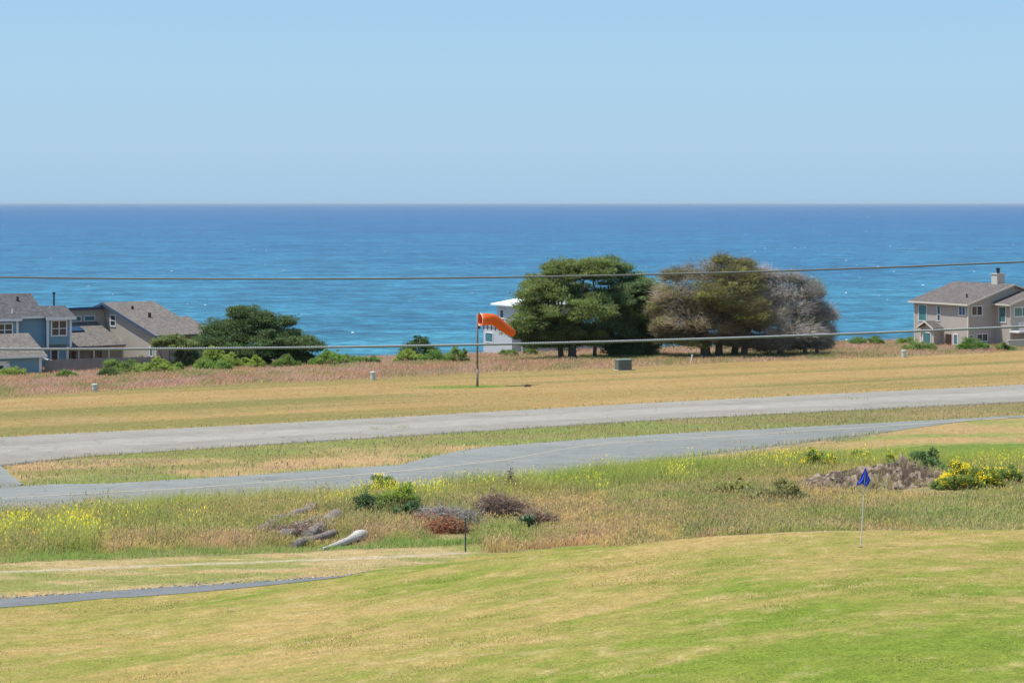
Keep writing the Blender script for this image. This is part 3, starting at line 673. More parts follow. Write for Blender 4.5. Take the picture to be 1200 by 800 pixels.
loc, lb = LB((925, 418), D0+1, [(905, 345, 28, 22, -1, 1, .1, 6), (935, 362, 24, 22, -1, 1, .1, 6), (895, 372, 28, 20, -2, 1, .2, 4), (930, 388, 36, 18, -2, 1, .15, 6), (948, 345, 12, 12, -1, 0, .5, 2), (955, 368, 14, 16, 0, 0, .4, 3), (905, 402, 30, 10, 0, 1, .2, 4), (950, 400, 22, 14, 0, 2, .5, 3), (925, 328, 16, 8, 0, 0, .25, 3), (915, 375, 46, 36, 1.5, 1, .5, 8), (940, 395, 34, 18, .5, 1, .4, 4), (948, 335, 10, 7, 0, 0, .5, .5), (962, 388, 10, 8, 0, 2, .4, 1), (893, 355, 24, 30, .5, 1, .4, 5), (950, 374, 12, 6, -1, 0, .5, .5), (905, 404, 34, 12, 1, 1, 1.0, 1.5), (945, 406, 30, 12, .5, 2, 1.2, 1), (960, 392, 16, 20, 0, 1, .5, 2), (968, 372, 10, 16, 0, 1, .2, 2.5), (890, 332, 20, 12, .5, 1, .4, 2), (892, 324, 20, 10, 0, 1, .3, 3), (918, 348, 30, 18, 1, 1, .3, 4)])
tree(loc, lb, [(-5, 0, -4, 0, 5, .35), (-1, .3, -.5, 0, 5, .3), (1.8, .3, 1.6, 0, 4.5, .22), (3.0, 0, 3.2, 0, 3.5, .18)], [A(.075, .11, .03), A(.14, .13, .06), dgreen], 'mostly dead grey cypress with bare twigs at the right end of the tree group', 28, 90, .2, 'cypress trees in the windbreak', twig=[gry*.8, gry, gry*.65], twn=1700, bark='deadbark', twr=(.010, .026), twL=(.5, 1.4))
# low dark cypress by the left houses
D1 = 226
loc, lb = LB((300, 438), D1, [(288, 380, 26, 18, 0), (308, 378, 22, 14, -1), (268, 400, 24, 16, -1), (325, 398, 26, 18, -2), (300, 410, 36, 18, -2), (352, 405, 22, 14, -1), (370, 406, 12, 6, -1, 0, .4), (245, 405, 18, 10, 0, 0, .6), (260, 420, 22, 12, 1), (345, 420, 24, 10, 0), (338, 378, 7, 7, 0, 0, .25), (303, 396, 32, 16, .5), (300, 385, 26, 14, 0), (285, 424, 40, 8, .5), (320, 415, 40, 12, .5), (280, 364, 10, 6, 0, 0, .4), (255, 388, 18, 14, 0), (248, 400, 16, 10, -1), (334, 395, 22, 10, 0), (350, 403, 20, 8, 0), (290, 368, 16, 10, 0, 0, .8)])
tree(loc, lb, [(-.6, 0, -1.2, 0, 3, .3), (.8, .3, 1.5, 0, 3, .28)], [A(.048, .090, .028)], 'low spreading dark green cypress right of the grey roofed house on the left', 40, 230, .22, cl=(1.0, .9, .40))
# clipped umbrella tree by the beige house
loc, lb = LB((203, 428), 221, [(190, 400, 13, 6, 0), (205, 398, 15, 8, 0), (220, 403, 12, 6, 0), (203, 404, 24, 5, 0)])
tree(loc, lb, [(-.6, 0, -1.4, 0, 1.9, .07), (-.2, .1, -.3, 0, 1.9, .07), (.3, 0, .7, 0, 1.9, .07), (.5, .1, 1.5, 0, 1.9, .06)], [A(.12, .155, .045)], 'small flat topped tree with thin spreading stems against the beige wall', 26, 110, .22, cl=(.45, .45, .25), name='umbrella_tree')

def dome(n, W, Dy, H, sd=0):
    a = rng.uniform(-1, 1, n); b = rng.uniform(-1, 1, n)*np.sqrt(1-a*a)
    h = np.sqrt(np.clip(1-a*a-b*b, .02, 1))**.8*(1+.22*np.sin(a*5+sd)+.15*np.sin(a*11+b*5+sd*2))
    z = h*np.where(rng.random(n) < .55, rng.uniform(.8, 1, n), rng.uniform(.05, .9, n))
    return np.stack([a*W*.92, b*Dy*.92, z*H*.86+.02], -1)
def bush(name, px, py, w_, h_, D, col, label, cat='bush', leaf=.20, per=70, ncl=None, group=None, top=None, twn=0, seed_=0, cl=.36):
    """px,py = centre of the foot in the photograph, w_,h_ in photo pixels"""
    s = D/F; X = (px-600)*s; W, H = w_*s/2, h_*s; z0 = float(gz(X, D))
    root = empty(name, (X, D, z0), 0, label, cat, group)
    ncl = ncl or int(40+W*H*26)
    cen = dome(ncl, W, W*.7, H, seed_)+rng.normal(0, .05*H+.02, (ncl, 3))
    rd = np.tile(np.array([cl*1.1, cl*1.1, cl*.75]), (ncl, 1))*rng.uniform(.35, 1.25, (ncl, 1))*min(1, max(.35, H))
    kk = np.tile(col, (ncl, 1))*rng.uniform(.6, 1.3, (ncl, 1))
    if top is not None:
        kk = mixc(kk, top, np.clip((cen[:, 2]/H-.45)*2, 0, 1)*rng.uniform(.3, 1, ncl))
    V, K = leaves(cen, rd, per, leaf, kk, .16)
    V[:, 2] = np.maximum(V[:, 2], -.15)
    mesh_quads('foliage', V, K, M['leaf'], root)
    sb = MB()
    for k in range(5):
        e = cen[rng.integers(ncl)]; sb.tube([(random.uniform(-.1, .1)*W, random.uniform(-.1, .1)*W, -.1), e*np.array([.5, .5, .6]), e], [.04, .03, .012], 5)
    sb.build('stem', M['bark'], root)
    return root
lime = A(.185, .245, .040); mid = A(.125, .185, .038); dark = A(.075, .125, .035)
G1 = 'green coastal shrubs in the reddish grass'
for a in [
 ('shrub', 143, 437, 52, 17, 212, mid, 'rounded green shrub in front of the middle of the grey board fence'),
 ('shrub', 183, 441, 56, 16, 211, lime, 'light green shrub at the right end of the grey board fence'),
 ('shrub', 127, 452, 28, 10, 205, A(.07, .115, .03), 'small dull green shrub directly right of the leftmost pale marker box'),
 ('shrub', 78, 448, 24, 8, 205, A(.10, .17, .03), 'tiny low green shrub in reddish grass before the left end of the fence'),
 ('shrub', 15, 446, 34, 12, 207, lime, 'low lime green shrub at the foot of the white garage door'),
 ('shrub', 254, 436, 52, 26, 217, lime, 'largest lime green mounded shrub in front of the low dark cypress'),
 ('shrub', 250, 445, 44, 14, 213, A(.12, .20, .03), 'low bright green shrub in front of the largest lime mounded shrub'),
 ('shrub', 294, 432, 30, 13, 219, lime, 'small lime shrub at the middle foot of the low dark cypress'),
 ('shrub', 335, 432, 34, 13, 219, A(.11, .17, .03), 'small round shrub at the right foot of the low dark cypress'),
 ('shrub', 393, 426, 62, 17, 222, A(.125, .21, .028), 'long bright green shrub just right of the low dark cypress'),
 ('shrub', 432, 424, 26, 10, 224, mid, 'medium green shrub joining the right end of the long bright shrub'),
 ('dark_shrub', 492, 410, 46, 25, 236, A(.045, .080, .020), 'tall round dark shrub with a brown shaded side, left of the windsock pole'),
 ('shrub', 480, 420, 36, 14, 228, lime, 'lime green shrub at the left foot of the tall round dark shrub'),
 ('shrub', 512, 423, 42, 14, 226, A(.10, .18, .03), 'green shrub at the right foot of the tall round dark shrub'),
 ('shrub', 538, 425, 24, 18, 224, mid, 'upright leafy green shrub nearest the windsock pole'),
 ('shrub', 596, 411, 22, 8, 240, A(.12, .19, .03), 'low green shrub against the base of the white house'),
 ('shrub', 622, 411, 18, 8, 240, A(.11, .17, .03), 'very small green shrub between white house and broad green cypress'),
 ('shrub', 1017, 404, 44, 11, 255, A(.10, .165, .03), 'low green shrub on the bluff edge left of the beige two storey house'),
 ('shrub', 1068, 401, 34, 9, 256, A(.11, .18, .03), 'low green shrub touching the left corner of the beige two storey house'),
 ('shrub', 1078, 413, 44, 11, 238, mid, 'green shrub in reddish grass in front of the gabled entry porch'),
 ('shrub', 1140, 408, 40, 14, 236, A(.085, .17, .022), 'bright leafy green shrub under the lower windows of the beige house'),
 ('shrub', 1177, 408, 24, 8, 236, mid, 'small low green shrub left of the pale garden wall'),
 ('shrub', 207, 432, 16, 10, 214, mid, 'tiny green shrub beneath the small flat topped tree'),
 ('shrub', 163, 426, 22, 12, 222, A(.10, .16, .03), 'little green shrub growing up behind the right end of the board fence'),
 ('dark_shrub', 218, 432, 34, 26, 222, dark, 'dark green shrub between flat topped tree and largest lime mounded shrub'),
]:
    bush(*a[:7], a[7], group=G1, leaf=.15, per=90 if a[1] != 492 else 140, seed_=a[1], cl=.30 if a[1] != 492 else .5, top=A(.19, .25, .035) if a[6] is lime else None)
# meadow shrubs in the middle distance
def gbush(name, px, py, w_, h_, col, label, **k):
    X, D = ghit(px, py); return bush(name, px, py, w_, h_, float(D), col, label, **k)
G2 = 'wild bushes in the tall meadow'
gbush('dark_green_bush', 426, 606, 32, 26, A(.055, .105, .035), 'small dense dark bluish green bush beside the short grey log', leaf=.12, per=90, cl=.22, group=G2)
gbush('leafy_weed_bush', 468, 605, 66, 34, A(.10, .16, .04), 'large leafy green weed bush with yellow tips between the two dark bushes', leaf=.13, per=90, cl=.25, top=A(.26, .32, .03), group=G2)
gbush('dark_green_bush', 478, 612, 36, 26, A(.06, .115, .035), 'dark green bush at the foot of the large leafy weed bush', leaf=.12, per=90, cl=.22, group=G2)
gbush('reed_clump', 1076, 566, 74, 38, A(.11, .175, .05), 'tall dark green weeds behind the dirt bank and left of the yellow bush', leaf=.22, per=70, cl=.25, group=G2)
gbush('olive_weed_bush', 908, 590, 84, 24, A(.21, .20, .075), 'olive green weed mound left of the dirt bank', leaf=.15, per=70, cl=.25, top=A(.2, .2, .06), group=G2)
gbush('olive_weed_bush', 860, 584, 60, 20, A(.20, .20, .065), 'yellowish olive weed mound farthest left in the meadow beyond the flag', leaf=.15, per=70, cl=.25, top=A(.25, .24, .06), group=G2)

# yellow flowering bushes
def flower_bush(px, py, w_, h_, label, dens=1.0):
    X, D = ghit(px, py); D = float(D); s = D/F; W, H = w_*s/2, h_*s; z0 = float(gz(X, D))
    root = empty('flowering_bush', (X, D, z0), 0, label, 'flowering bush', 'yellow flowering bushes along the back of the meadow')
    ncl = int(50+W*H*60); cen = dome(ncl, W, W*.5, H, px)+rng.normal(0, .07, (ncl, 3))
    V, K = leaves(cen, np.full((ncl, 3), .15), 60, .12, np.tile(A(.13, .19, .04), (ncl, 1))*rng.uniform(.7, 1.3, (ncl, 1)), .16, up=.6)
    mesh_quads('foliage', V, K, M['leaf'], root)
    q = dome(int(ncl*1.7*dens), W, W*.5, H, px); q = q[q[:, 2] > .25*H]; m = len(q); q[:, 2] = q[:, 2]*1.04+.07
    V, K = leaves(q, np.full((m, 3), 1.)*np.array([.17, .17, .10]), 15, .078, np.tile(A(.80, .62, .015), (m, 1)), .10, up=.8)
    mesh_quads('blossoms', V, K, M['leaf'], root)
    return root
flower_bush(1134, 576, 84, 33, 'largest bright yellow flowering bush, right of the dirt bank')
flower_bush(1180, 571, 36, 24, 'sparse yellow flowering bush at the right edge of the meadow', .35)
flower_bush(958, 552, 50, 22, 'yellow flowering bush on the left end of the dirt bank top', .7)
flower_bush(1010, 545, 20, 16, 'small yellow flower clump behind the blue golf flag', .6)
flower_bush(1045, 550, 22, 16, 'small yellow flower clump on the middle of the dirt bank top', .6)
flower_bush(455, 590, 80, 30, 'yellow green flowering weed clump behind the dark bushes near the taxiway', .45)
# ------------------------------------------------------------------ buildings
def roofmat(name, a, b):
    m, n, p = newmat(name)
    f = noise(n, 2.2, 6, .75); f2 = noise(n, 5, 3, .7); f3 = noise(n, .35, 3, .6)
    c = mix(n, ramp(n, f, [(.34, (0,0,0)), (.66, (1,1,1))]), a, b)
    c = mix(n, 1.0, c, mix(n, ramp(n, f2, [(.35, (0,0,0)), (.65, (1,1,1))]), (.74,.74,.76), (1.25,1.24,1.22)), 'MULTIPLY')
    c = mix(n, 1.0, c, mix(n, f3, (.85,.85,.86), (1.12,1.12,1.1)), 'MULTIPLY')
    # courses of shingles
    g_ = N(n, 'ShaderNodeTexCoord'); sx = N(n, 'ShaderNodeSeparateXYZ'); n.links.new(g_.outputs['Object'], sx.inputs[0])
    mt = N(n, 'ShaderNodeMath', operation='MULTIPLY'); n.links.new(sx.outputs[2], mt.inputs[0]); mt.inputs[1].default_value = 11
    fr = N(n, 'ShaderNodeMath', operation='FRACT'); n.links.new(mt.outputs[0], fr.inputs[0])
    c = mix(n, ramp(n, fr.outputs[0], [(0, (.5,.5,.5)), (.2, (0,0,0))]), c, mix(n, 1.0, c, (.62,.62,.62), 'MULTIPLY'))
    n.links.new(c, p.inputs['Base Color']); p.inputs['Roughness'].default_value = .92; p.inputs['Specular IOR Level'].default_value = .15
    bump(n, p, f2, .6, .03); return m
def siding(name, col, pitch=7.0, var=.08):
    m, n, p = newmat(name)
    f = noise(n, 1.2, 5, .65)
    c = mix(n, f, tuple(x*(1-var) for x in col), tuple(x*(1+var) for x in col))
    g_ = N(n, 'ShaderNodeTexCoord'); sx = N(n, 'ShaderNodeSeparateXYZ'); n.links.new(g_.outputs['Object'], sx.inputs[0])
    mt = N(n, 'ShaderNodeMath', operation='MULTIPLY'); n.links.new(sx.outputs[2], mt.inputs[0]); mt.inputs[1].default_value = pitch
    fr = N(n, 'ShaderNodeMath', operation='FRACT'); n.links.new(mt.outputs[0], fr.inputs[0])
    c = mix(n, ramp(n, fr.outputs[0], [(0, (.6,.6,.6)), (.15, (0,0,0))]), c, mix(n, 1.0, c, (.68,.68,.68), 'MULTIPLY'))
    n.links.new(c, p.inputs['Base Color']); p.inputs['Roughness'].default_value = .7
    bump(n, p, fr.outputs[0], .35, .02); return m
M['roof_grey'] = roofmat('grey_shingles', (.085, .083, .088), (.165, .16, .165))
M['roof_tan'] = roofmat('weathered_brown_shingles', (.12, .108, .098), (.255, .23, .205))
M['roof_brown'] = roofmat('brown_grey_shingles', (.11, .095, .09), (.20, .178, .168))
M['blue'] = siding('blue_siding', (.185, .33, .42)); M['beige'] = siding('beige_siding', (.43, .40, .345))
M['taupe'] = siding('taupe_siding', (.47, .42, .375)); M['white'] = plain('white_trim', (.80, .80, .78), .55, .05)
M['whitewall'] = siding('white_wall', (.50, .53, .57), 4); M['whiteroof'] = plain('white_metal_roof', (.80, .82, .82), .45, .05)
M['cream'] = plain('cream_trim', (.62, .58, .50), .6, .06); M['navy'] = plain('dark_blue_fascia', (.05, .085, .15), .6, .1)
M['dark'] = plain('dark_metal', (.03, .03, .033), .5, .1); M['door'] = plain('dark_brown_door', (.06, .035, .025), .5, .15)
M['fence'] = plain('weathered_fence_boards', (.25, .235, .22), .9, .35, 1.6, bmp=.5)
M['stucco'] = plain('pale_wall_render', (.55, .52, .46), .85, .08)
def glassmat(name, col, rough=.12):
    m, n, p = newmat(name); f = noise(n, 1.3, 3, .6)
    n.links.new(mix(n, f, tuple(x*.6 for x in col), tuple(x*1.4 for x in col)), p.inputs['Base Color'])
    p.inputs['Roughness'].default_value = rough; p.inputs['Specular IOR Level'].default_value = .8; return m
M['gl_dark'] = glassmat('dark_window_glass', (.035, .045, .055)); M['gl_teal'] = glassmat('teal_window_glass', (.07, .19, .20), .2)
M['gl_blue'] = glassmat('blue_window_glass', (.04, .09, .18)); M['curtain'] = glassmat('curtained_window', (.25, .27, .24), .3)
def T(th):
    c, s = math.cos(th), math.sin(th)
    return c, s
def wall_box(mb, x0, x1, y0, y1, z0, z1): mb.box((x0, y0, z0), (x1, y1, z1))
def slab(mb, p, t=.16):
    p = [np.array(q, float) for q in p]; mb.prism(p, (0, 0, -t))
def window(parent, o, t, n, w_, h_, glass='gl_dark', frame='white', bars=(1,), hbars=(), fw=.09, name='window', out=.07, label=None):
    """o: lower corner on the wall surface, t: unit tangent, n: outward normal"""
    o = np.array(o, float); t = np.array(t, float); n = np.array(n, float); u = np.array((0, 0, 1.))
    f = MB(); s = o-n*.03
    f.obox(s, t, n, u, w_, out+.03, fw); f.obox(s+u*(h_-fw), t, n, u, w_, out+.03, fw)
    f.obox(s+u*fw, t, n, u, fw, out+.027, h_-2*fw); f.obox(s+t*(w_-fw)+u*fw, t, n, u, fw, out+.027, h_-2*fw)
    for b in bars:
        f.obox(s+t*(w_*b/(len(bars)+1)-fw*.35)+u*fw, t, n, u, fw*.7, out+.02, h_-2*fw)
    for b in hbars:
        f.obox(s+t*fw+u*(h_*b-fw*.3), t, n, u, w_-2*fw, out+.012, fw*.6)
    fo = f.build(name, M[frame], parent)
    if label: fo['label'] = label
    g_ = MB(); g_.obox(o+t*fw*.9+u*fw*.9-n*.02, t, n, u, w_-fw*1.8, .04, h_-fw*1.8); g_.build('pane', M[glass], fo)
    return fo
X_, Y_ = np.array((1., 0, 0)), np.array((0, 1., 0))
TH = math.radians(30)

# --- blue house with attached garage (far left)
def local_house(name, px, D, th, label, cat='house'):
    X = (px-600)/F*D; return empty(name, (X, D, 0), th, label, cat)
H = local_house('blue_house', 53, 222, TH, 'blue two storey house with white trim, grey roof and attached garage at the left edge')
wl = MB()
wl.prism([(-13, .0, 21.5), (0, .0, 21.5), (0, .0, 28.15), (-13, .0, 28.15)], (0, 7.6, 0))
wl.prism([(0, .02, 28.1), (0, 7.58, 28.1), (0, 3.8, 30.0)], (-13, 0, 0))
wl.box((.0, -.55, 25.2), (2.62, 4, 28.0)); wl.box((0.01, .55, 21.5), (2.6, 3.95, 25.25))
wl.box((-8.2, -.45, 21.5), (-3.05, .02, 27.95))
wl.build('wall', M['blue'], H)
r = MB()
ez, rz_ = 28.22, 30.42
slab(r, [(-13.4, -.45, ez), (.0, -.45, ez), (-.35, 3.8, rz_), (-13.4, 3.8, rz_)])
slab(r, [(-13.4, 3.8, rz_), (-.35, 3.8, rz_), (0, 8.05, ez), (-13.4, 8.05, ez)])
slab(r, [(-8.6, -.95, 28.0), (-2.75, -.95, 28.0), (-2.75, .2, 28.55), (-8.6, .2, 28.55)])
slab(r, [(-.2, -1.0, 28.02), (3.0, -1.0, 28.02), (2.6, 1.4, 29.15), (-.5, 1.4, 29.15)])
slab(r, [(-.5, 1.4, 29.15), (2.6, 1.4, 29.15), (3.0, 4.2, 28.02), (-.2, 4.2, 28.02)])
ro = r.build('roof', M['roof_grey'], H)
v = MB(); v.tube([(-2.2, 2.4, 29.6), (-2.2, 2.4, 30.15)], .13, 8); v.build('vent_pipe', M['dark'], ro); v = MB(); v.tube([(-3.4, .2, 28.4), (-3.4, .2, 28.95)], .1, 8); v.build('vent_pipe', M['white'], ro)
v = MB(); v.tube([(1.9, 3.0, 28.4), (1.9, 3.0, 30.3)], .09, 8); v.tube([(1.9, 3.0, 30.3), (1.9, 3.0, 30.5)], .16, 8); v.build('flue', M['dark'], ro)
tr = MB()
for (x, y, a, b) in [(2.42, -.61, 24.9, 27.86), (-.04, -.61, 24.9, 27.86), (-3.22, -.51, 22, 27.8), (2.44, .49, 21.5, 24.9)]:
    tr.box((x, y, a), (x+.24, y+.08, b))
tr.box((2.622, -.5, 25.2), (2.68, -.28, 27.86)); tr.box((2.602, .6, 21.5), (2.66, .8, 25.1))
tr.box((-.22, -1.03, 27.76), (3.02, -.97, 28.03)); tr.box((-13.4, -.49, 27.98), (-2.4, -.43, 28.2)) ; tr.box((-2.5, -.49, 27.98), (-.02, -.43, 28.2)) if False else None
tr.box((-8.62, -.99, 27.78), (-2.73, -.93, 28.0)); tr.box((-2.38, -.49, 27.98), (-.24, -.43, 28.2))
tr.build('trim', M['white'], H)
window(H, (.42, -.55, 26.05), X_, -Y_, 1.75, 1.7, hbars=(.48,), fw=.13)
window(H, (-5.3, -.45, 26.2), X_, -Y_, 1.75, 1.4, hbars=(.48,), fw=.13)
window(H, (-7.6, -.45, 26.2), X_, -Y_, 1.75, 1.4, hbars=(.48,), fw=.13)
window(H, (.7, .55, 22.9), X_, -Y_, .9, 1.9, bars=(), fw=.12)
G = MB(); G.box((-14, -9.35, 21.2), (-3.4, 0, 24.75)); G.prism([(-3.42, -9.3, 24.7), (-3.42, -.02, 24.7), (-3.42, -3.8, 26.4)], (-10.5, 0, 0)); G.build('garage_wall', M['blue'], H)
r = MB(); slab(r, [(-14.4, -9.85, 24.85), (-2.95, -9.85, 24.85), (-2.95, -3.8, 26.7), (-14.4, -3.8, 26.7)]); slab(r, [(-14.4, -3.8, 26.7), (-2.95, -3.8, 26.7), (-2.95, -.03, 25.5), (-14.4, -.03, 25.5)])
r.build('garage_roof', M['roof_tan'], H)
r = MB(); slab(r, [(-2.94, -8.0, 24.3), (-1.6, -8.0, 24.1), (-1.6, -5.4, 24.1), (-2.94, -5.4, 24.6)], .1); r.build('side_awning', M['stucco'], H)
tr = MB(); tr.box((-14.4, -9.9, 24.62), (-2.93, -9.84, 24.84)); tr.box((-3.62, -9.42, 21.4), (-3.36, -9.33, 24.6)); tr.box((-3.39, -9.33, 21.4), (-3.34, -9.1, 24.6))
tr.box((-6.95, -9.43, 21.4), (-6.6, -9.34, 24.35)); tr.box((-12.3, -9.43, 24.13), (-6.6, -9.345, 24.36)); tr.box((-3.0, -9.83, 24.64), (-2.93, -3.8, 24.66)); tr.build('garage_trim', M['white'], H)
gd = MB(); gd.box((-12, -9.40, 21.4), (-6.96, -9.34, 24.12))
for zz in (22.2, 22.85, 23.45): gd.box((-11.98, -9.415, zz), (-6.98, -9.40, zz+.03))
gdo = gd.build('garage_door', M['white'], H)
for k in range(7):
    pn = MB(); pn.box((-7.65-.68*k, -9.425, 23.58), (-7.22-.68*k, -9.398, 23.92)); pn.build('pane', M['gl_dark'], gdo)

# --- grey board fence from the garage towards the beige house
fx, fd0 = (53-600)/F*213, 213.0
FN = empty('board_fence', (fx, fd0, 0), TH, 'weathered grey vertical board fence between the blue garage and the beige house', 'fence')
fb = MB(); x = 0; k = 0
while x < 11.4:
    wd_ = random.uniform(.13, .16); top = 24.28+random.uniform(-.05, .06)-.008*x; y = random.uniform(-.012, .012)
    fb.box((x, y, 21.8), (x+wd_-.012, y+.025, top)); x += wd_
fb.build('boards', M['fence'], FN)
for k in range(6):
    fp = MB(); fp.box((k*2.25, .05, 21.8), (k*2.25+.1, .15, 24.2)); fp.build('post', M['fence'], FN)
rl = MB(); rl.box((0, .03, 23.8), (11.4, .05, 23.9)); rl.build('rail', M['fence'], FN); rl = MB(); rl.box((0, .03, 22.6), (11.4, .05, 22.7)); rl.build('rail', M['fence'], FN)

# --- beige house with long grey-brown roofs
TB = math.radians(40)
B = local_house('beige_house', 120, 235, TB, 'beige house with sweeping brown shingle roofs and blue edges behind the board fence')
Rz = CAMZ-11.04; sl_ = 3.08/11.3
wl = MB()
def zr(v): return Rz-sl_*v
# main block: local x = back right, local y = -v
wl.prism([(.45, -10.8, 21.5), (.45, 4.5, 21.5), (.45, 4.5, zr(4.5)-.2), (.45, 0, Rz-.2), (.45, -10.8, zr(10.8)-.2)], (5.5, 0, 0))
wl.prism([(6.0, -10.2, 21.5), (6.0, 4, 21.5), (6.0, 4, zr(4)-2.1), (6.0, 0, Rz-2.1), (6.0, -10.2, zr(10.2)-2.1)], (4.6, 0, 0))
wl.box((-7.6, .3, 21.5), (.46, 4.4, Rz-.75)); wl.box((-7.4, -3.6, 21.5), (.44, .3, 24.9))
wl.build('wall', M['beige'], B)
r = MB()
slab(r, [(0, -11.4, zr(11.4)), (6.4, -11.4, zr(11.4)), (6.4, 0, Rz), (0, 0, Rz)], .2); slab(r, [(0, 0, Rz), (6.4, 0, Rz), (6.4, 5.2, zr(5.2)), (0, 5.2, zr(5.2))], .2)
slab(r, [(6.42, -10.6, zr(10.6)-1.85), (10.9, -10.6, zr(10.6)-1.85), (10.9, 0, Rz-1.85), (6.42, 0, Rz-1.85)], .2); slab(r, [(6.42, 0, Rz-1.85), (10.9, 0, Rz-1.85), (10.9, 5, zr(5)-1.85), (6.42, 5, zr(5)-1.85)], .2)
ro = r.build('roof', M['roof_tan'], B)
r = MB(); slab(r, [(-8.2, -6.15, 24.70), (-.55, -6.15, 24.70), (-.55, .28, 26.88), (-8.2, .28, 26.88)], .18); lro = r.build('porch_roof', M['roof_tan'], B)
s_ = MB(); s_.prism([(-5.1, -2.4, 26.05), (-3.5, -2.4, 26.05), (-3.5, -1.3, 26.43), (-5.1, -1.3, 26.43)], (0, 0, .12)); s_.build('skylight', M['gl_blue'], lro)
r = MB(); slab(r, [(-8.2, -.25, Rz-.45), (.0, -.25, Rz-.45), (0, 4.8, Rz-1.0), (-8.2, 4.8, Rz-1.0)], .16); r.build('clerestory_roof', M['roof_tan'], B)
tr = MB(); tr.box((-8.25, -.31, Rz-.68), (-.03, -.25, Rz-.42))
tr.prism([(-.06, -11.45, zr(11.45)-.26), (-.06, 0, Rz-.26), (-.06, 0, Rz+.02), (-.06, -11.45, zr(11.45)+.02)], (.055, 0, 0)); tr.prism([(-.06, 5.2, zr(5.2)-.26), (-.06, .01, Rz-.26), (-.06, .01, Rz+.02), (-.06, 5.2, zr(5.2)+.02)], (.055, 0, 0))
tr.build('fascia', M['navy'], B)
for xx in (-7.2, -5.5, -3.8, -2.1): window(B, (xx, .3, 26.95), X_, -Y_, 1.35, .62, 'gl_teal', fw=.08, bars=())
window(B, (.45, -.95, 26.35), -Y_, -X_, 1.25, 1.35, 'gl_dark', fw=.13, bars=(), hbars=(.5,))
window(B, (.45, -9.4, 23.5), -Y_, -X_, .8, 1.1, 'gl_teal', fw=.1, bars=())
for xx in (-8.0, -6.2, -4.4, -2.6, -.85):
    pp = MB(); pp.box((xx, -5.95, 21.5), (xx+.16, -5.8, 24.35)); pp.build('porch_post', M['cream'], B)
pp = MB(); pp.box((-8.15, -5.97, 24.36), (-.6, -5.78, 24.62)); pp.build('porch_beam', M['cream'], B)
window(B, (-6.6, -3.6, 22.4), X_, -Y_, 1.5, 1.7, 'gl_dark', 'cream', bars=(1,)); window(B, (-3.6, -3.6, 22.4), X_, -Y_, 1.6, 1.7, 'gl_dark', 'cream')
v = MB(); v.box((2.2, -2.6, zr(2.6)), (2.42, -2.4, zr(2.6)+.35)); v.build('vent', M['dark'], ro); v = MB(); v.box((2.6, -5.6, zr(5.6)), (2.85, -5.35, zr(5.6)+.55)); v.build('vent', M['dark'], ro)

# --- taupe two storey house (right)
R_ = local_house('taupe_house', 1134.6, 246.4, TH, 'taupe two storey house with brown roof, chimney and gabled porch at the right edge')
z1 = 28.25; rp = .305
wl = MB(); wl.prism([(0, 0, 21), (13.4, 0, 21), (13.4, 0, z1), (6.7, 0, z1+rp*6.7-.02), (0, 0, z1)], (0, 9.4, 0))
wl.box((4.0, -2.6, 21), (11.6, .02, z1)); wl.prism([(4.0, -2.58, z1-.02), (11.6, -2.58, z1-.02), (7.8, -2.58, z1+rp*3.8-.05)], (0, 3.2, 0))
wl.box((-1.2, 4.6, 21), (.02, 6.8, 25.35)); wl.prism([(-1.18, 4.6, 25.3), (-1.18, 6.8, 25.3), (-1.18, 5.7, 25.85)], (1.2, 0, 0))
wl.build('wall', M['taupe'], R_)
r = MB(); e0 = z1-.02-.45*rp+.16
slab(r, [(-.5, -.5, e0), (6.7, -.5, e0+7.2*rp), (6.7, 9.9, e0+7.2*rp), (-.5, 9.9, e0)], .17)
slab(r, [(6.7, -.5, e0+7.2*rp), (13.9, -.5, e0), (13.9, 9.9, e0), (6.7, 9.9, e0+7.2*rp)], .17)
ro = r.build('roof', M['roof_brown'], R_)
r = MB(); slab(r, [(3.5, -3.1, e0+.01), (7.8, -3.1, e0+4.3*rp), (7.8, 3.4, e0+4.3*rp), (3.5, -.02, e0+.01)], .17); slab(r, [(7.8, -3.1, e0+4.3*rp), (12.1, -3.1, e0), (12.1, -.02, e0), (7.8, 3.4, e0+4.3*rp)], .17); r.build('wing_roof', M['roof_brown'], R_)
ch = MB(); ch.box((6.3, 2.0, 29.6), (7.5, 3.0, 31.5)); ch.box((6.22, 1.92, 31.5), (7.58, 3.08, 31.6)); co_ = ch.build('chimney', M['stucco'], ro)
ch = MB(); ch.tube([(6.9, 2.5, 31.6), (6.9, 2.5, 32.1)], .2, 10); ch.tube([(6.9, 2.5, 32.1), (6.9, 2.5, 32.25)], .28, 10); ch.build('flue', M['dark'], co_)
v = MB(); v.tube([(1.6, 2.0, e0+.5), (1.6, 2.0, e0+1.05)], .1, 8); v.build('vent_pipe', M['dark'], ro)
r = MB(); slab(r, [(-1.6, 4.2, 25.28), (0, 4.2, 25.28), (0, 5.7, 26.08), (-1.6, 5.7, 26.08)], .12); slab(r, [(-1.6, 5.7, 26.08), (0, 5.7, 26.08), (0, 7.2, 25.28), (-1.6, 7.2, 25.28)], .12); r.build('porch_roof', M['roof_brown'], R_)
tr = MB()
tr.box((-.56, -.5, e0-.2), (-.5, 9.9, e0-.0)); tr.prism([(-.5, -.56, e0-.2), (6.7, -.56, e0+7.2*rp-.2), (6.7, -.56, e0+7.2*rp+.01), (-.5, -.56, e0+.01)], (0, .055, 0)); tr.prism([(6.7, -.56, e0+7.2*rp-.2), (13.9, -.56, e0-.2), (13.9, -.56, e0+.01), (6.7, -.56, e0+7.2*rp+.01)], (0, .055, 0))
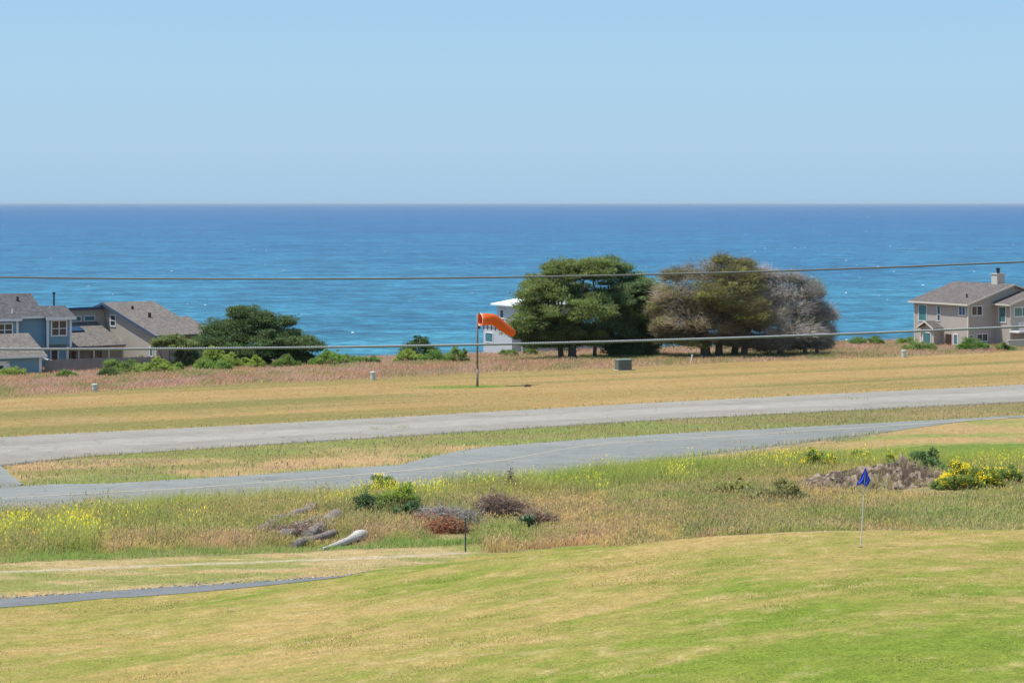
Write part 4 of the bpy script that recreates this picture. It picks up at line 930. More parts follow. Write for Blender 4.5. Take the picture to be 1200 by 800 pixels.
tr.box((3.44, -3.1, e0-.2), (3.5, 0, e0)); tr.prism([(3.5, -3.16, e0-.2), (7.8, -3.16, e0+4.3*rp-.2), (7.8, -3.16, e0+4.3*rp+.01), (3.5, -3.16, e0+.01)], (0, .055, 0)); tr.prism([(7.8, -3.16, e0+4.3*rp-.2), (12.1, -3.16, e0-.2), (12.1, -3.16, e0+.01), (7.8, -3.16, e0+4.3*rp+.01)], (0, .055, 0))
tr.prism([(-1.66, 4.2, 25.1), (-1.66, 5.7, 25.9), (-1.66, 5.7, 26.09), (-1.66, 4.2, 25.29)], (.055, 0, 0)); tr.prism([(-1.66, 7.2, 25.1), (-1.66, 5.7, 25.9), (-1.66, 5.7, 26.09), (-1.66, 7.2, 25.29)], (.055, 0, 0))
tr.box((-.05, -.05, 21), (.12, -.0, 28.0)); tr.box((-.05, .0, 21), (-.0, .15, 28.0)); tr.box((-.05, 9.25, 21), (-.0, 9.4, 28.0)); tr.box((3.95, -2.65, 21), (4.14, -2.6, 28.0)); tr.box((.8, -.09, 21), (.9, -.01, 25.3))
tr.box((-1.24, 4.55, 21), (-1.2, 4.7, 25.3)); tr.box((-1.24, 6.7, 21), (-1.2, 6.85, 25.3))
tr.build('trim', M['cream'], R_)
w = lambda y0, y1, za, zb, gl='gl_teal', **k: window(R_, (k.pop('x', 0), y0, za), -Y_, -X_, y0-y1, zb-za, gl, 'cream' if k.pop('cr', 0) else 'white', **k)
w(8.6, 7.1, 25.9, 27.9, bars=(), fw=.08); w(5.3, 4.7, 26.05, 27.85, 'gl_dark', bars=(), hbars=(.42,), fw=.08); w(1.6, .4, 26.85, 28.0, 'gl_blue', fw=.1)
w(8.3, 7.5, 23.2, 24.7, bars=(), fw=.08); w(6.45, 4.95, 23.3, 24.75, x=-1.2, bars=(), fw=.1); w(2.5, 1.7, 23.4, 24.7, bars=(), fw=.1)
window(R_, (.45, 0, 26.85), X_, -Y_, 1.7, 1.2, 'gl_dark', fw=.1); window(R_, (1.25, 0, 23.85), X_, -Y_, 1.75, .95, 'gl_dark', fw=.1); window(R_, (-.0+.15, 0, 23.7), X_, -Y_, .55, 1.0, 'gl_teal', fw=.08, bars=())
window(R_, (4.0, -.75, 26.05), -Y_, -X_, 1.25, 1.9, 'gl_teal', fw=.09, bars=())
window(R_, (4.55, -2.6, 26.75), X_, -Y_, 2.6, 1.15, 'gl_teal', fw=.1); 
d_ = MB(); d_.box((-.06, 2.85, 22.4), (-.0, 3.85, 24.6)); d_ = d_.build('door', M['door'], R_)
k_ = MB(); k_.tube([(-.06, 3.7, 23.4), (-.12, 3.7, 23.4)], .05, 8); k_.build('handle', M['dark'], d_)
bl = MB(); bl.box((3.9, -4.2, 25.0), (12, -2.6, 25.2)); bo = bl.build('balcony', M['white'], R_)
bl = MB(); bl.box((3.9, -4.2, 26.1), (12, -4.12, 26.2)); bl.box((3.9, -4.2, 25.3), (12, -4.14, 25.38))
x = 3.95
while x < 12: bl.box((x, -4.19, 25.38), (x+.045, -4.145, 26.1)); x += .14
bl.build('railing', M['white'], bo)
gw = MB(); gw.box((.2, -6.5, 21), (12.5, -6.25, 24.35)); gw.box((.1, -6.55, 24.35), (12.5, -6.2, 24.45)); gw.build('garden_wall', M['stucco'], R_)

# --- white house in the centre, mostly behind the cypresses
WH = local_house('white_house', 600, 248, TH, 'white boxy house with flat hipped white roof behind the orange windsock')
wl = MB(); wl.box((0, 0, 20), (9, 6.8, 25.7)); wl.box((.8, .8, 25.68), (9, 4.9, 27.85)); wl.build('wall', M['whitewall'], WH)
r = MB(); x0, x1, y0, y1, z0, z2 = .2, 9.8, .1, 5.5, 27.85, 28.75
cx0, cx1, cy0, cy1 = 3.0, 7, 2.3, 3.3
b = [(x0, y0, z0), (x1, y0, z0), (x1, y1, z0), (x0, y1, z0), (x0, y0, z0+.16), (x1, y0, z0+.16), (x1, y1, z0+.16), (x0, y1, z0+.16), (cx0, cy0, z2), (cx1, cy0, z2), (cx1, cy1, z2), (cx0, cy1, z2)]
r.add(b, [(0,3,2,1), (0,1,5,4), (1,2,6,5), (2,3,7,6), (3,0,4,7), (4,5,9,8), (5,6,10,9), (6,7,11,10), (7,4,8,11), (8,9,10,11)]); r.build('roof', M['whiteroof'], WH)
window(WH, (0, 6.3, 23.4), -Y_, -X_, 1.9, 1.2, 'gl_teal', bars=()); window(WH, (.8, 4.2, 26.3), -Y_, -X_, 1.0, 1.1, 'gl_dark', bars=()); window(WH, (2.5, 0, 23.3), X_, -Y_, 1.8, 1.3, 'gl_teal')
window(WH, (1.8, .8, 26.2), X_, -Y_, 1.6, 1.2, 'gl_dark')
rl = MB(); rl.box((-.12, .02, 25.3), (-.06, 6.8, 25.36)); rl.box((-.12, .02, 26.2), (-.06, 6.8, 26.26))
for k in range(8): rl.box((-.1, .1+k*.93, 24.9), (-.04, .17+k*.93, 26.2))
rl.build('deck_railing', M['dark'], WH)
WF = empty('white_fence', ((612-600)/F*246, 246, 0), math.radians(24), 'low white fence glimpsed between trunks of the cypress trees', 'fence')
f = MB(); x = 0
while x < 11.5: f.box((x, 0, 22), (x+.5, .04, 24.05+random.uniform(-.02, .02))); x += .52
f.build('boards', M['whitewall'], WF)
for k in range(7):
    f = MB(); f.box((k*1.85, .05, 22), (k*1.85+.1, .15, 24.15)); f.build('post', M['white'], WF)

# ------------------------------------------------------------------ windsock
sx_, sd_ = (559.5-600)/F*181.5, 181.5; sz = float(gz(sx_, sd_))
WS = empty('windsock', (sx_, sd_, sz), 0, 'orange windsock on a tall thin grey pole in the dry field', 'windsock')
m, n, p = newmat('orange_nylon'); f = noise(n, 3, 4, .6); n.links.new(mix(n, f, (.90, .15, .012), (.97, .21, .018)), p.inputs['Base Color']); p.inputs['Roughness'].default_value = .6
tl = N(n, 'ShaderNodeBsdfTranslucent'); tl.inputs[0].default_value = (.95, .16, .02, 1); ms = N(n, 'ShaderNodeMixShader'); ms.inputs[0].default_value = .3
n.links.new(p.outputs[0], ms.inputs[1]); n.links.new(tl.outputs[0], ms.inputs[2]); n.links.new(ms.outputs[0], n.nodes['Material Output'].inputs[0]); M['orange'] = m
M['galv'] = plain('galvanised_steel', (.20, .185, .165), .55, .12, 4, metal=.3)
top = CAMZ-(367-237)/F*181.5-sz
pb = MB(); pb.tube([(0, 0, -.3), (0, 0, 1.5)], .10, 10); pb.tube([(0, 0, 1.5), (0, 0, top)], .085, 10); pb.build('pole', M['galv'], WS, smooth=True)
s = 181.5/F
def sockp(px, py): return np.array(((px-559.5)*s, (px-559.5)*s*.5, CAMZ-(py-237)*s-sz))
cl_ = [(562.6, 374.5, 7.3), (567, 374.6, 7.0), (572, 374.4, 6.7), (577.5, 374.6, 6.5), (581, 376.2, 6.3), (585, 379.8, 6.1), (590, 384.0, 5.7), (596, 388.4, 5.1), (601, 391.4, 4.3), (602.6, 392.3, 3.4)]
vs = []; fs = []; seg = 24
pts = [sockp(a, b) for a, b, c_ in cl_]
for i, pt in enumerate(pts):
    t = pts[min(i+1, len(pts)-1)]-pts[max(i-1, 0)]; t /= np.linalg.norm(t); a = np.cross(t, (-.447, .894, 0)); a /= np.linalg.norm(a); b = np.cross(a, t)
    for k in range(seg):
        q = 2*math.pi*k/seg; rr = cl_[i][2]*s*(1+.05*math.sin(3*q+i*1.3)+.035*math.sin(7*q-i*2)-(.06 if 3 < i < 7 and math.sin(q) < -.3 else 0)); vs.append(pt+(a*math.cos(q)+b*math.sin(q))*rr)
for i in range(len(pts)-1):
    for k in range(seg): fs.append((i*seg+k, i*seg+(k+1) % seg, (i+1)*seg+(k+1) % seg, (i+1)*seg+k))
sk = MB(); sk.add(vs, fs); so_ = sk.build('sock', M['orange'], WS, smooth=True); md = so_.modifiers.new('cloth', 'SOLIDIFY'); md.thickness = .012
t0 = pts[0]
hp = MB(); hp.tube([t0+np.array((-.447*math.cos(q)*7.35*s, .894*math.cos(q)*7.35*s, math.sin(q)*7.35*s)) for q in np.linspace(0, 2*math.pi, 25)], .035, 6); hp.build('hoop', M['white'], so_)
rg = MB()
ring = [t0+np.array((-.447*math.cos(q)*7.4*s, .894*math.cos(q)*7.4*s, math.sin(q)*7.4*s)) for q in np.linspace(0, 2*math.pi, 25)]
rg.tube(ring, .03, 6); rg.tube([t0+np.array((0, 0, 7.4*s)), (0, 0, top-.02)], .03, 6); rg.tube([t0+np.array((0, 0, -7.4*s)), (0, 0, top-1.35)], .03, 6)
rg.tube([(.05, 0, top-1.1), (.22, -.05, top-1.28)], .10, 8); rg.build('swivel_frame', M['dark'], WS)

# ------------------------------------------------------------------ golf flag
gx, gd_ = ghit(1008.5, 641); gzv = float(gz(gx, gd_))
FL = empty('golf_flag', (gx, gd_, gzv), 0, 'limp blue golf flag on a thin white flagstick at the edge of the green', 'flag')
s2 = gd_/F
m, n, p = newmat('blue_flag_cloth'); f = noise(n, 9, 3, .6); n.links.new(mix(n, f, (.012, .045, .46), (.03, .085, .72)), p.inputs['Base Color']); p.inputs['Roughness'].default_value = .7; M['flag'] = m
M['stick'] = plain('white_flagstick', (.62, .64, .60), .5, .05)
tp = np.array((5.5*s2, 0, 93*s2)); fp_ = MB(); fp_.tube([(0, 0, -.1), tp], .016, 8); fp_.build('flagstick', M['stick'], FL)
hc = MB(); hc.tube([(0, 0, .004), (0, 0, .010)], .06, 12); hc.build('cup', M['dark'], FL)
# drooping triangular cloth in folds
rows = 12; cols = 14; vs = []
for i in range(rows+1):
    t = i/rows; zt = tp[2]*(1-0.0)-t*.47*1.0
    wv = (.03+.40*t**1.1)*(1 if t < .82 else 1-(t-.82)*1.2)
    for j in range(cols+1):
        u = j/cols-.5; xx = tp[0]*(1-t*.1)+u*wv-.05*t*(t > .8); yy = .05*math.sin(u*14+t*2)*(.3+t)-.02
        vs.append((xx, yy, zt-(.06*abs(u)*t if u > 0 else -.02*u)-.03*math.sin(u*9)*t))
c1 = cols+1
fg = MB(); fg.add(vs, [(i*c1+j, i*c1+j+1, (i+1)*c1+j+1, (i+1)*c1+j) for i in range(rows) for j in range(cols)])
fo = fg.build('cloth', M['flag'], FL, smooth=True); md = fo.modifiers.new('cloth', 'SOLIDIFY'); md.thickness = .006

# ------------------------------------------------------------------ utility boxes and posts
M['palebox'] = plain('pale_green_plastic', (.50, .58, .52), .6, .08); M['xfmr'] = plain('dark_green_cabinet', (.12, .15, .13), .6, .12); M['xfmr_top'] = plain('light_green_lid', (.22, .28, .235), .6, .1)  # lid is a lighter tone of the cabinet green
def pedestal(px, py, w_, h_, label):
    X, D = ghit(px, py); s = D/F; z = float(gz(X, D)); W, Hh = w_*s/2, h_*s
    e = empty('utility_pedestal', (X, D, z), 0, label, 'utility box', 'pale utility pedestals in the dry field')
    b = MB(); b.tube([(0, 0, -.1), (0, 0, Hh*.78)], W*.88, 12); b.build('body', M['palebox'], e, bevel=.01)
    b = MB(); b.tube([(0, 0, Hh*.78), (0, 0, Hh*.93), (0, 0, Hh)], [W, W, W*.7], 12); b.build('cap', M['palebox'], e)
pedestal(111, 458, 7, 8.5, 'leftmost pale green utility pedestal in front of the reddish grass')
pedestal(437, 445, 6.5, 10, 'pale utility pedestal left of the windsock, below the long green shrub')
pedestal(1059, 418.5, 6, 8.5, 'rightmost pale utility pedestal in front of the taupe house')
X, D = ghit(730.5, 433.5); s = D/F; z = float(gz(X, D)); e = empty('transformer_box', (X, D, z), math.radians(20), 'dark green electrical transformer cabinet in front of the dark cypress', 'utility box')
b = MB(); b.box((-.70, -.45, -.1), (.70, .45, .95)); b.build('cabinet', M['xfmr'], e, bevel=.02)
b = MB(); b.box((-.74, -.49, .95), (.74, .49, 1.05)); b.build('lid', M['xfmr_top'], e, bevel=.015)
for x0 in (-.68, .02):
    b = MB(); b.box((x0, -.475, .05), (x0+.66, -.452, .88)); dr_ = b.build('door', M['xfmr'], e, bevel=.008)
    b = MB(); b.box((x0+.28, -.50, .45), (x0+.34, -.476, .58)); b.build('handle', M['dark'], dr_)
b = MB(); b.box((-.8, -.55, -.12), (.8, .55, .04)); b.build('base_pad', M['stucco'], e)
X, D = ghit(809, 426); z = float(gz(X, D)); e = empty('marker_post', (X, D, z), 0, 'short leaning white marker post in front of the olive cypress', 'post')
b = MB(); b.tube([(0, 0, -.1), (.18, 0, .80)], .06, 8); b.build('post', M['white'], e); b = MB(); b.tube([(.18, 0, .80), (.22, 0, .90)], .075, 8); b.build('cap', M['white'], e)
X, D = ghit(545.5, 646.5); s = D/F; z = float(gz(X, D))
b = MB(); Hh = 40*s
b.box((-.028, -.004, -.3), (.028, .004, Hh)); b.box((-.028, -.030, -.3), (-.020, -.004, Hh)); b.box((.020, -.030, -.3), (.028, -.004, Hh))
m = plain('grey_blue_steel', (.12, .15, .17), .5, .15, 6, metal=.4)
o = b.build('steel_post', m, None); o.location = (X, D, z); tag(o, 'thin grey steel stake standing at the end of the gravel trail', 'post')
X, D = ghit(618, 453); z = float(gz(X, D)); o = MB().tube([(-.25, 0, .0), (-.15, 0, .10), (.1, .05, .12), (.3, 0, .05)], [.07, .10, .09, .05], 7).build('dark_blob', plain('blob_brown', (.09, .075, .06), .9, .3), None, smooth=True); o.location = (X, D, z); tag(o, 'small dark stone lying in the field right of the windsock pole', 'blob')  # solid dark blob put where the windsock's shadow has its dark end

# ------------------------------------------------------------------ overhead cables
M['cable'] = plain('grey_cable', (.16, .16, .157), .5, .15, 30, metal=.3, bmp=0)
M['cable2'] = plain('light_aluminium_strand', (.27, .285, .29), .45, .15, 30, metal=.4, bmp=0)
CD = 17.5; cs = CD/F
def cable(name, x0v, y0v, k, rad, mat, label, strands):
    xs_ = np.arange(-1500, 2700, 4.0); cx = (xs_-600)*cs; cz = CAMZ-((y0v-k*(xs_-x0v)**2)-237)*cs
    e = empty(name, (cx[0], CD, cz[0]), 0, label, 'cable')
    n_ = 6; vs = []; ls = []; off = 0; L = []
    xf = np.arange(-1500, 2700, 1.15); cxf = (xf-600)*cs; czf = CAMZ-((y0v-k*(xf-x0v)**2)-237)*cs
    for sN in range(strands):
        ph = cxf*2*math.pi/.06+2*math.pi*sN/strands
        oy, oz = np.cos(ph)*rad*.5, np.sin(ph)*rad*.5; R_s = rad*.56
        for q in range(n_):
            a = 2*math.pi*q/n_; vs.append(np.stack([cxf-cx[0], oy+R_s*math.cos(a), czf+oz+R_s*math.sin(a)-cz[0]], -1))
        V = np.stack(vs[-n_:], 1).reshape(-1, 3); m_ = len(cxf); i_ = np.arange(m_-1)[:, None]*n_
        for q in range(n_): L.append(np.stack([i_[:, 0]+q, i_[:, 0]+n_+q, i_[:, 0]+n_+(q+1) % n_, i_[:, 0]+(q+1) % n_], -1)+off)
        off += m_*n_; vs = vs[:-n_]+[V]
    o = fast_mesh('strand', np.concatenate(vs), np.concatenate(L).ravel(), np.full(sum(len(a) for a in L), 4), mat, None, e, smooth=True)
    return e
cable('overhead_cable', 300, 327.0, 2.5e-5, .0080, M['cable'], 'upper dark grey overhead cable crossing the sea view', 3)
cable('overhead_cable', 50, 409.0, 2.0e-5, .0105, M['cable2'], 'lower light grey overhead cable crossing the houses and trees', 3)

# ------------------------------------------------------------------ logs, brush and the dirt bank
def barkmat(name, a, b):
    m, n, p = newmat(name); f = noise(n, 5, 6, .75, None, (1, 1, 1)); n.links.new(mix(n, ramp(n, f, [(.35, (0,0,0)), (.65, (1,1,1))]), a, b), p.inputs['Base Color'])
    p.inputs['Roughness'].default_value = .92; bump(n, p, noise(n, 14, 5, .7), .9, .05); return m
M['log'] = barkmat('grey_brown_bark', (.12, .093, .075), (.36, .30, .25)); M['cut'] = barkmat('cut_wood', (.30, .24, .19), (.42, .35, .28)); M['bleach'] = barkmat('bleached_wood', (.42, .38, .33), (.74, .71, .66))
def log(pa, pb, r0, r1, label, mat='log', lift=0, taper=None, name='log', dz=(0, 0), cat='log'):
    (xa, da), (xb, db) = ghit(*pa), ghit(*pb)
    P0 = np.array((xa, da, float(gz(xa, da))+r0*.65+lift+dz[0])); P1 = np.array((xb, db, float(gz(xb, db))+r1*.75+lift+dz[1]))
    e = empty(name, tuple((P0+P1)/2-np.array((0, 0, (r0+r1)/2))), 0, label, cat, 'fallen logs in the tall grass'); c0 = np.array(e.location)
    k = 9; pts = []; rr = []
    for i in range(k):
        t = i/(k-1); pts.append(P0*(1-t)+P1*t-c0+np.array((0, random.uniform(-1, 1), random.uniform(-1, 1)))*.22*r0); rr.append((r0*(1-t)+r1*t)*random.uniform(.80, 1.16))
    if taper: rr = [a*b for a, b in zip(rr, taper)]
    b = MB(); b.tube(pts, rr, 14, cap=False)
    vv = b.v; b.v = [tuple(np.array(q)+np.array([random.uniform(-1, 1) for _ in range(3)])*.13*r0) for q in vv]
    b.build('bark', M[mat], e, smooth=True)
    b = MB(); t = pts[1]-pts[0]; t /= np.linalg.norm(t); b.tube([pts[0]-t*.01, pts[0]+t*.03], rr[0]*1.0, 14); b.build('cut_end', M['cut' if mat == 'log' else mat], e)
    b = MB(); t = pts[-1]-pts[-2]; t /= np.linalg.norm(t); b.tube([pts[-1]-t*.03, pts[-1]+t*.01], rr[-1]*1.0, 14); b.build('cut_end', M['cut' if mat == 'log' else mat], e)
log((304, 626), (366, 606), .25, .30, 'longest grey bark log, uppermost in the pile at the left', dz=(.0, .12))
log((326, 636), (376, 616), .26, .26, 'middle grey bark log of the pile, under the longest one')
log((360, 634), (394, 614), .24, .34, 'thick short log with a dark end, right side of the pile')
log((344, 641), (392, 629), .15, .18, 'thin brown log at the front foot of the pile')
log((378, 645), (426, 632), .08, .23, 'bleached white curved log in front of the pile', 'bleach', taper=[.7, .9, .8, .85, .8, .8, .95, 1.1, .9])
log((395, 592), (412, 594), .12, .12, 'short pale log lying above the pile, near the small dark bush', 'bleach')
log((350, 622), (392, 622), .17, .22, 'stubby dark log wedged between the other logs of the pile')

def brush(px, py, w_, h_, cols, n_, label, r=(.006, .018), L=(.4, 1.2)):
    n_ = int(n_*2.4); L = (L[0]*.5, L[1]*.55)
    X, D = ghit(px, py); s = D/F; W, Hh = w_*s/2, h_*s; z = float(gz(X, D))
    v = rng.standard_normal((n_, 3)); v[:, 2] = np.abs(v[:, 2]); v /= np.linalg.norm(v, axis=1)[:, None]; lump = 1+.25*np.sin(v[:, 0]*4+px)
    p0 = v*np.array([W*.8, W*.45, Hh*.8])*rng.uniform(.3, 1, (n_, 1))*lump[:, None]
    p0 += rng.normal(0, 1, (n_, 3))*np.array([W*.16, .15, Hh*.12]); dr = rng.standard_normal((n_, 3))*np.array([1, .8, .45])+v*.4; dr[:, 2] += .1
    ci = rng.integers(len(cols), size=n_); col = jit(np.array(cols)[ci], .25)
    V, Lp, ct_, K = twigs(p0, dr, rng.uniform(*L, n_), rng.uniform(*r, n_), col, .1)
    V[:, 2] = np.maximum(V[:, 2], -.1)
    o = fast_mesh('brush_pile', V, Lp, ct_, M['twig'], np.clip(K, .01, .9)); o.location = (X, D, z)
    tag(o, label, 'brush pile', 'piles of cut branches in the meadow')
brush(345, 628, 90, 20, [A(.27, .21, .165), A(.20, .15, .12), A(.34, .28, .22)], 700, 'splintered bark and sticks tangled over the log pile', L=(.2, .7))
brush(588, 609, 76, 34, [A(.22, .17, .14), A(.16, .115, .10), A(.28, .215, .17)], 1900, 'brown brush pile, highest and rightmost of the cut branch heaps', L=(.3, .9))
brush(526, 616, 76, 26, [A(.32, .30, .29), A(.24, .21, .20)], 1300, 'grey bleached brush pile of thin sticks above the red branches', L=(.3, .9))
brush(524, 625, 76, 22, [A(.33, .12, .065), A(.27, .15, .09), A(.2, .12, .08), A(.30, .22, .15)], 1000, 'rusty red dead branches at the front foot of the grey brush pile', L=(.25, .7))
brush(632, 616, 50, 20, [A(.30, .22, .16), A(.22, .17, .13)], 900, 'low straw coloured brush heap above the blue green spiky plant', L=(.3, .8))
brush(492, 618, 40, 16, [A(.26, .16, .11), A(.20, .13, .10)], 500, 'small reddish brown brush heap left of the red branches', L=(.2, .6))
brush(597, 580, 14, 34, [A(.17, .13, .12), A(.13, .10, .09)], 260, 'thin dead dark weed standing at the edge of the taxiway', L=(.2, .5))
X, D = ghit(637, 612); z = float(gz(X, D)); o = MB().tube([(-.06, 0, -.1), (.0, 0, .35), (.10, 0, .8)], [.04, .03, .012], 6).tube([(.0, 0, .35), (.16, 0, .6)], [.02, .01], 5).build('dead_stick', M['cut'], None); o.location = (X, D, z); tag(o, 'upright pale dead stick right of the straw brush heap', 'stick')
# spiky plant
X, D = ghit(615, 618); z = float(gz(X, D)); e = empty('spiky_plant', (X, D, z), 0, 'low blue green rosette plant with pointed leaves right of the brush piles', 'plant')
vs = []; fs = []; kk = []
for k in range(70):
    a = random.uniform(0, 2*math.pi); el = random.uniform(.15, 1.35); L_ = random.uniform(.45, .78); wd_ = .06
    dr = np.array((math.cos(a)*math.cos(el), math.sin(a)*math.cos(el), math.sin(el))); sd = np.array((-math.sin(a), math.cos(a), 0)); b0 = np.array((random.uniform(-.12, .12), random.uniform(-.08, .08), .02))
    m0 = b0+dr*L_*.55; tip = b0+dr*L_+np.array((0, 0, -.08)); nb = len(vs)
    vs += [b0-sd*wd_*.5, b0+sd*wd_*.5, m0+sd*wd_, m0+np.array((0, 0, -.02)), m0-sd*wd_, tip]; fs += [(nb, nb+1, nb+2, nb+3), (nb, nb+3, nb+4), (nb+2, nb+5, nb+3), (nb+3, nb+5, nb+4)]
MB().add(vs, fs).build('leaves', plain('blue_green_leaf', (.075, .185, .10), .5, .3, 5), e); MB().tube([(0, 0, -.1), (0, 0, .15)], [.08, .05], 8).build('stem', M['bark'], e)
# eroded dirt bank
X, D = ghit(1030, 573); s = D/F; z = float(gz(X, D)); nx, ny = 150, 50; xs_ = np.linspace(-1, 1, nx); ys_ = np.linspace(-1, 1, ny); A1, B1 = np.meshgrid(xs_, ys_)
W, Dp, Hh = 92*s, 1.9, 1.2
env = np.clip(1-(np.abs(A1)**2.6), 0, 1)*np.clip(1-np.abs(B1)**2.0, 0, 1)
prof = sst(-1, .15, B1)*(1-.5*sst(.3, 1, B1))
lumps = fbm(A1*6+9, B1*3, 201, 5); fine = fbm(A1*22, B1*9, 211, 4)
Zl = Hh*env**.42*prof*(.55+.9*lumps)*(.72+.30*np.exp(-((A1-.25)/.5)**2)) + env*.42*(fine-.5)+env*.16*(np.round(fbm(A1*14, B1*6, 221, 3)*5)/5-.5)
Xw = A1*W; Yw = B1*Dp+.25*(lumps-.5)*2; gzz = gz(X+Xw, D+Yw)-z
Zw = gzz+np.where(env > .02, Zl, -.3)
i_ = np.arange(nx*ny).reshape(ny, nx); q = np.stack([i_[:-1, :-1], i_[:-1, 1:], i_[1:, 1:], i_[1:, :-1]], -1).reshape(-1)
dc = mixc(A(.15, .105, .07), A(.34, .265, .19), sst(.35, .65, fine)); dc = mixc(dc, A(.075, .05, .035), .9*sst(.50, .6, fbm(A1*10, B1*8, 231, 3)))  # soil darkened in hollows and patches: crevice shade put into the colour
m, n, p = newmat('dirt'); a = N(n, 'ShaderNodeVertexColor'); a.layer_name = 'tint'; f = noise(n, 7, 5, .75)
n.links.new(mix(n, 1.0, a.outputs[0], mix(n, ramp(n, f, [(.35, (0,0,0)), (.65, (1,1,1))]), (.6,.6,.6), (1.35,1.35,1.35)), 'MULTIPLY'), p.inputs['Base Color']); p.inputs['Roughness'].default_value = .95; bump(n, p, f, .8, .08); M['dirt'] = m
o = fast_mesh('dirt_bank', np.stack([Xw, Yw, Zw], -1).reshape(-1, 3), q, np.full(len(q)//4, 4), M['dirt'], dc.reshape(-1, 3)); o.location = (X, D, z); tag(o, 'eroded bank of brown soil and clods behind the blue golf flag', 'dirt bank')
# clods and stones (uncountable)
def stones(name, xs_, ds_, r, col, label, cat='stones', zoff=0, z=None):
    n_ = len(xs_); base = np.array([(1,0,0),(-.5,.87,0),(-.5,-.87,0),(0.1,0,.8),(-.1,.1,-.7),(.4,.7,.3),(.3,-.8,.3),(-.9,0,.3)], float)
    fac = [(3,0,5),(3,5,1),(3,1,7),(3,7,2),(3,2,6),(3,6,0),(4,5,0),(4,1,5),(4,7,1),(4,2,7),(4,6,2),(4,0,6)]
    zz = gz(xs_, ds_) if z is None else z
    a = rng.uniform(0, 6.28, n_); c_, s_ = np.cos(a), np.sin(a); P = np.repeat(base[None], n_, 0)*rng.uniform(.6, 1.3, (n_, 8, 1))*r[:, None, None]
    Q = P.copy(); Q[..., 0] = P[..., 0]*c_[:, None]-P[..., 1]*s_[:, None]; Q[..., 1] = P[..., 0]*s_[:, None]+P[..., 1]*c_[:, None]; Q[..., 2] *= .7
    Q += np.stack([xs_, ds_, zz+zoff], -1)[:, None]
    L_ = (np.arange(n_)[:, None]*8+np.array(fac).ravel()[None]).ravel()
    return tag(fast_mesh(name, Q.reshape(-1, 3), L_, np.full(n_*12, 3), M['dirt'], np.repeat(jit(np.tile(col, (n_, 1)), .3), 8, 0)), label, cat, kind='stuff')
n_ = 260; a = rng.uniform(-.95, .95, n_); b = rng.uniform(-.95, .4, n_)
ii = np.clip(((b+1)/2*(ny-1)).astype(int), 0, ny-1); jj = np.clip(((a+1)/2*(nx-1)).astype(int), 0, nx-1)
stones('soil_clods', X+Xw[ii, jj], D+Yw[ii, jj], rng.uniform(.02, .09, n_), A(.22, .175, .135), 'loose clods and stones lying on the eroded dirt bank', z=z+Zw[ii, jj])
n_ = 5200; a = rng.uniform(-1, 1, n_); b = rng.uniform(-1, .9, n_); k = fbm(a*5+3, b*3, 301) > .57; a, b = a[k], b[k]; n_ = len(a)
ii = np.clip(((b+1)/2*(ny-1)).astype(int), 0, ny-1); jj = np.clip(((a+1)/2*(nx-1)).astype(int), 0, nx-1)
cgr = jit(mixc(np.tile(A(.16, .19, .05), (n_, 1)), A(.34, .26, .12), rng.random(n_)), .2)
blades('bank_grass', X+Xw[ii, jj], D+Yw[ii, jj], rng.uniform(.08, .42, n_), np.full(n_, .02), cgr, cgr*1.1, .8, .2, label='sparse tufts of grass growing over the dirt bank', z=z+Zw[ii, jj]-.02)
xs_ = rng.uniform(-19, -4.5, 900); ds_ = c_path(xs_)+np.abs(rng.normal(0, .16, 900))*(1+1.2*(fbm(xs_*1.2, xs_*0, 3) > .55))
stones('path_edge_stones', xs_, ds_, rng.uniform(.015, .06, 900), A(.36, .33, .29), 'crumbled stones along the far edge of the asphalt path', 'stones')
xs_ = rng.uniform(2, 24, 2600); ds_ = c_tn(xs_)-np.abs(rng.normal(.2, 1.0, 2600))
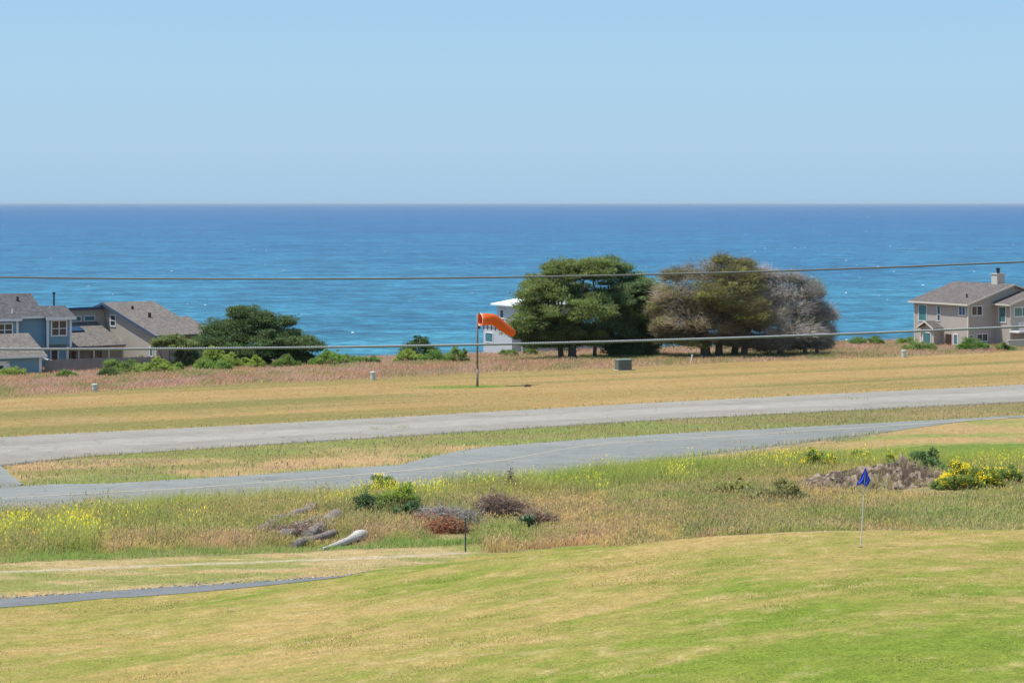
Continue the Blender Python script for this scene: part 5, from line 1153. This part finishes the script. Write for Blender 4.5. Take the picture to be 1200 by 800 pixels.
stones('shoulder_gravel', xs_, ds_, rng.uniform(.012, .05, 2600), A(.33, .31, .28), 'loose grey gravel along the near shoulder of the taxiway', 'gravel')
# weeds in the joints and on the edges of the pavement
qx = []; qd = []
for (px, py, nn, sp) in [(760, 546, 60, .5), (775, 543, 40, .3), (705, 549, 30, .3), (575, 567, 40, .3), (440, 503, 25, .3), (470, 501, 30, .3), (930, 508, 30, .4), (865, 519, 20, .3), (1000, 468, 20, .4), (75, 603, 40, .5), (120, 600, 40, .5), (205, 597, 50, .5)]:
    a_, b_ = ghit(px, py); qx.append(a_+rng.normal(0, sp, nn)); qd.append(b_+rng.normal(0, sp*.6, nn))
xx = rng.uniform(-34, 45, 1500); qx.append(xx); qd.append(c_rn(xx)+rng.normal(0, .25, 1500)); xx = rng.uniform(-32, 45, 1500); qx.append(xx); qd.append(c_tf(xx)+rng.normal(-.1, .3, 1500))
xx = rng.uniform(-34, 60, 1500); qx.append(xx); qd.append(c_rf(xx)+rng.normal(0, .25, 1500)); xx = rng.uniform(-22, 24, 1800); qx.append(xx); qd.append(c_tn(xx)+rng.normal(0, .35, 1800))
qx = np.concatenate(qx); qd = np.concatenate(qd); n_ = len(qx); c = jit(mixc(np.tile(A(.12, .2, .04), (n_, 1)), A(.38, .29, .13), (rng.random(n_) > .45)*1.0), .2)
blades('pavement_weeds', qx, qd, rng.uniform(.08, .32, n_), np.full(n_, .035), c*.85, c*1.1, .6, .1, label='small weeds and dry tufts rooted along the cracked pavement edges', cat='weeds')

# ------------------------------------------------------------------ sea haze
hm = bpy.data.materials.new('sea_haze'); hm.use_nodes = True; n = hm.node_tree; n.nodes.clear()
pv = n.nodes.new('ShaderNodeVolumePrincipled'); pv.inputs['Color'].default_value = (.78, .90, 1.0, 1); pv.inputs['Density'].default_value = HAZE; pv.inputs['Anisotropy'].default_value = 0.0
ou = n.nodes.new('ShaderNodeOutputMaterial'); n.links.new(pv.outputs[0], ou.inputs['Volume'])
b = MB(); b.box((-61000, -120, -25), (61000, 71000, 46)); o = b.build('haze', hm); tag(o, 'thin pale sea haze', 'haze', kind='stuff')
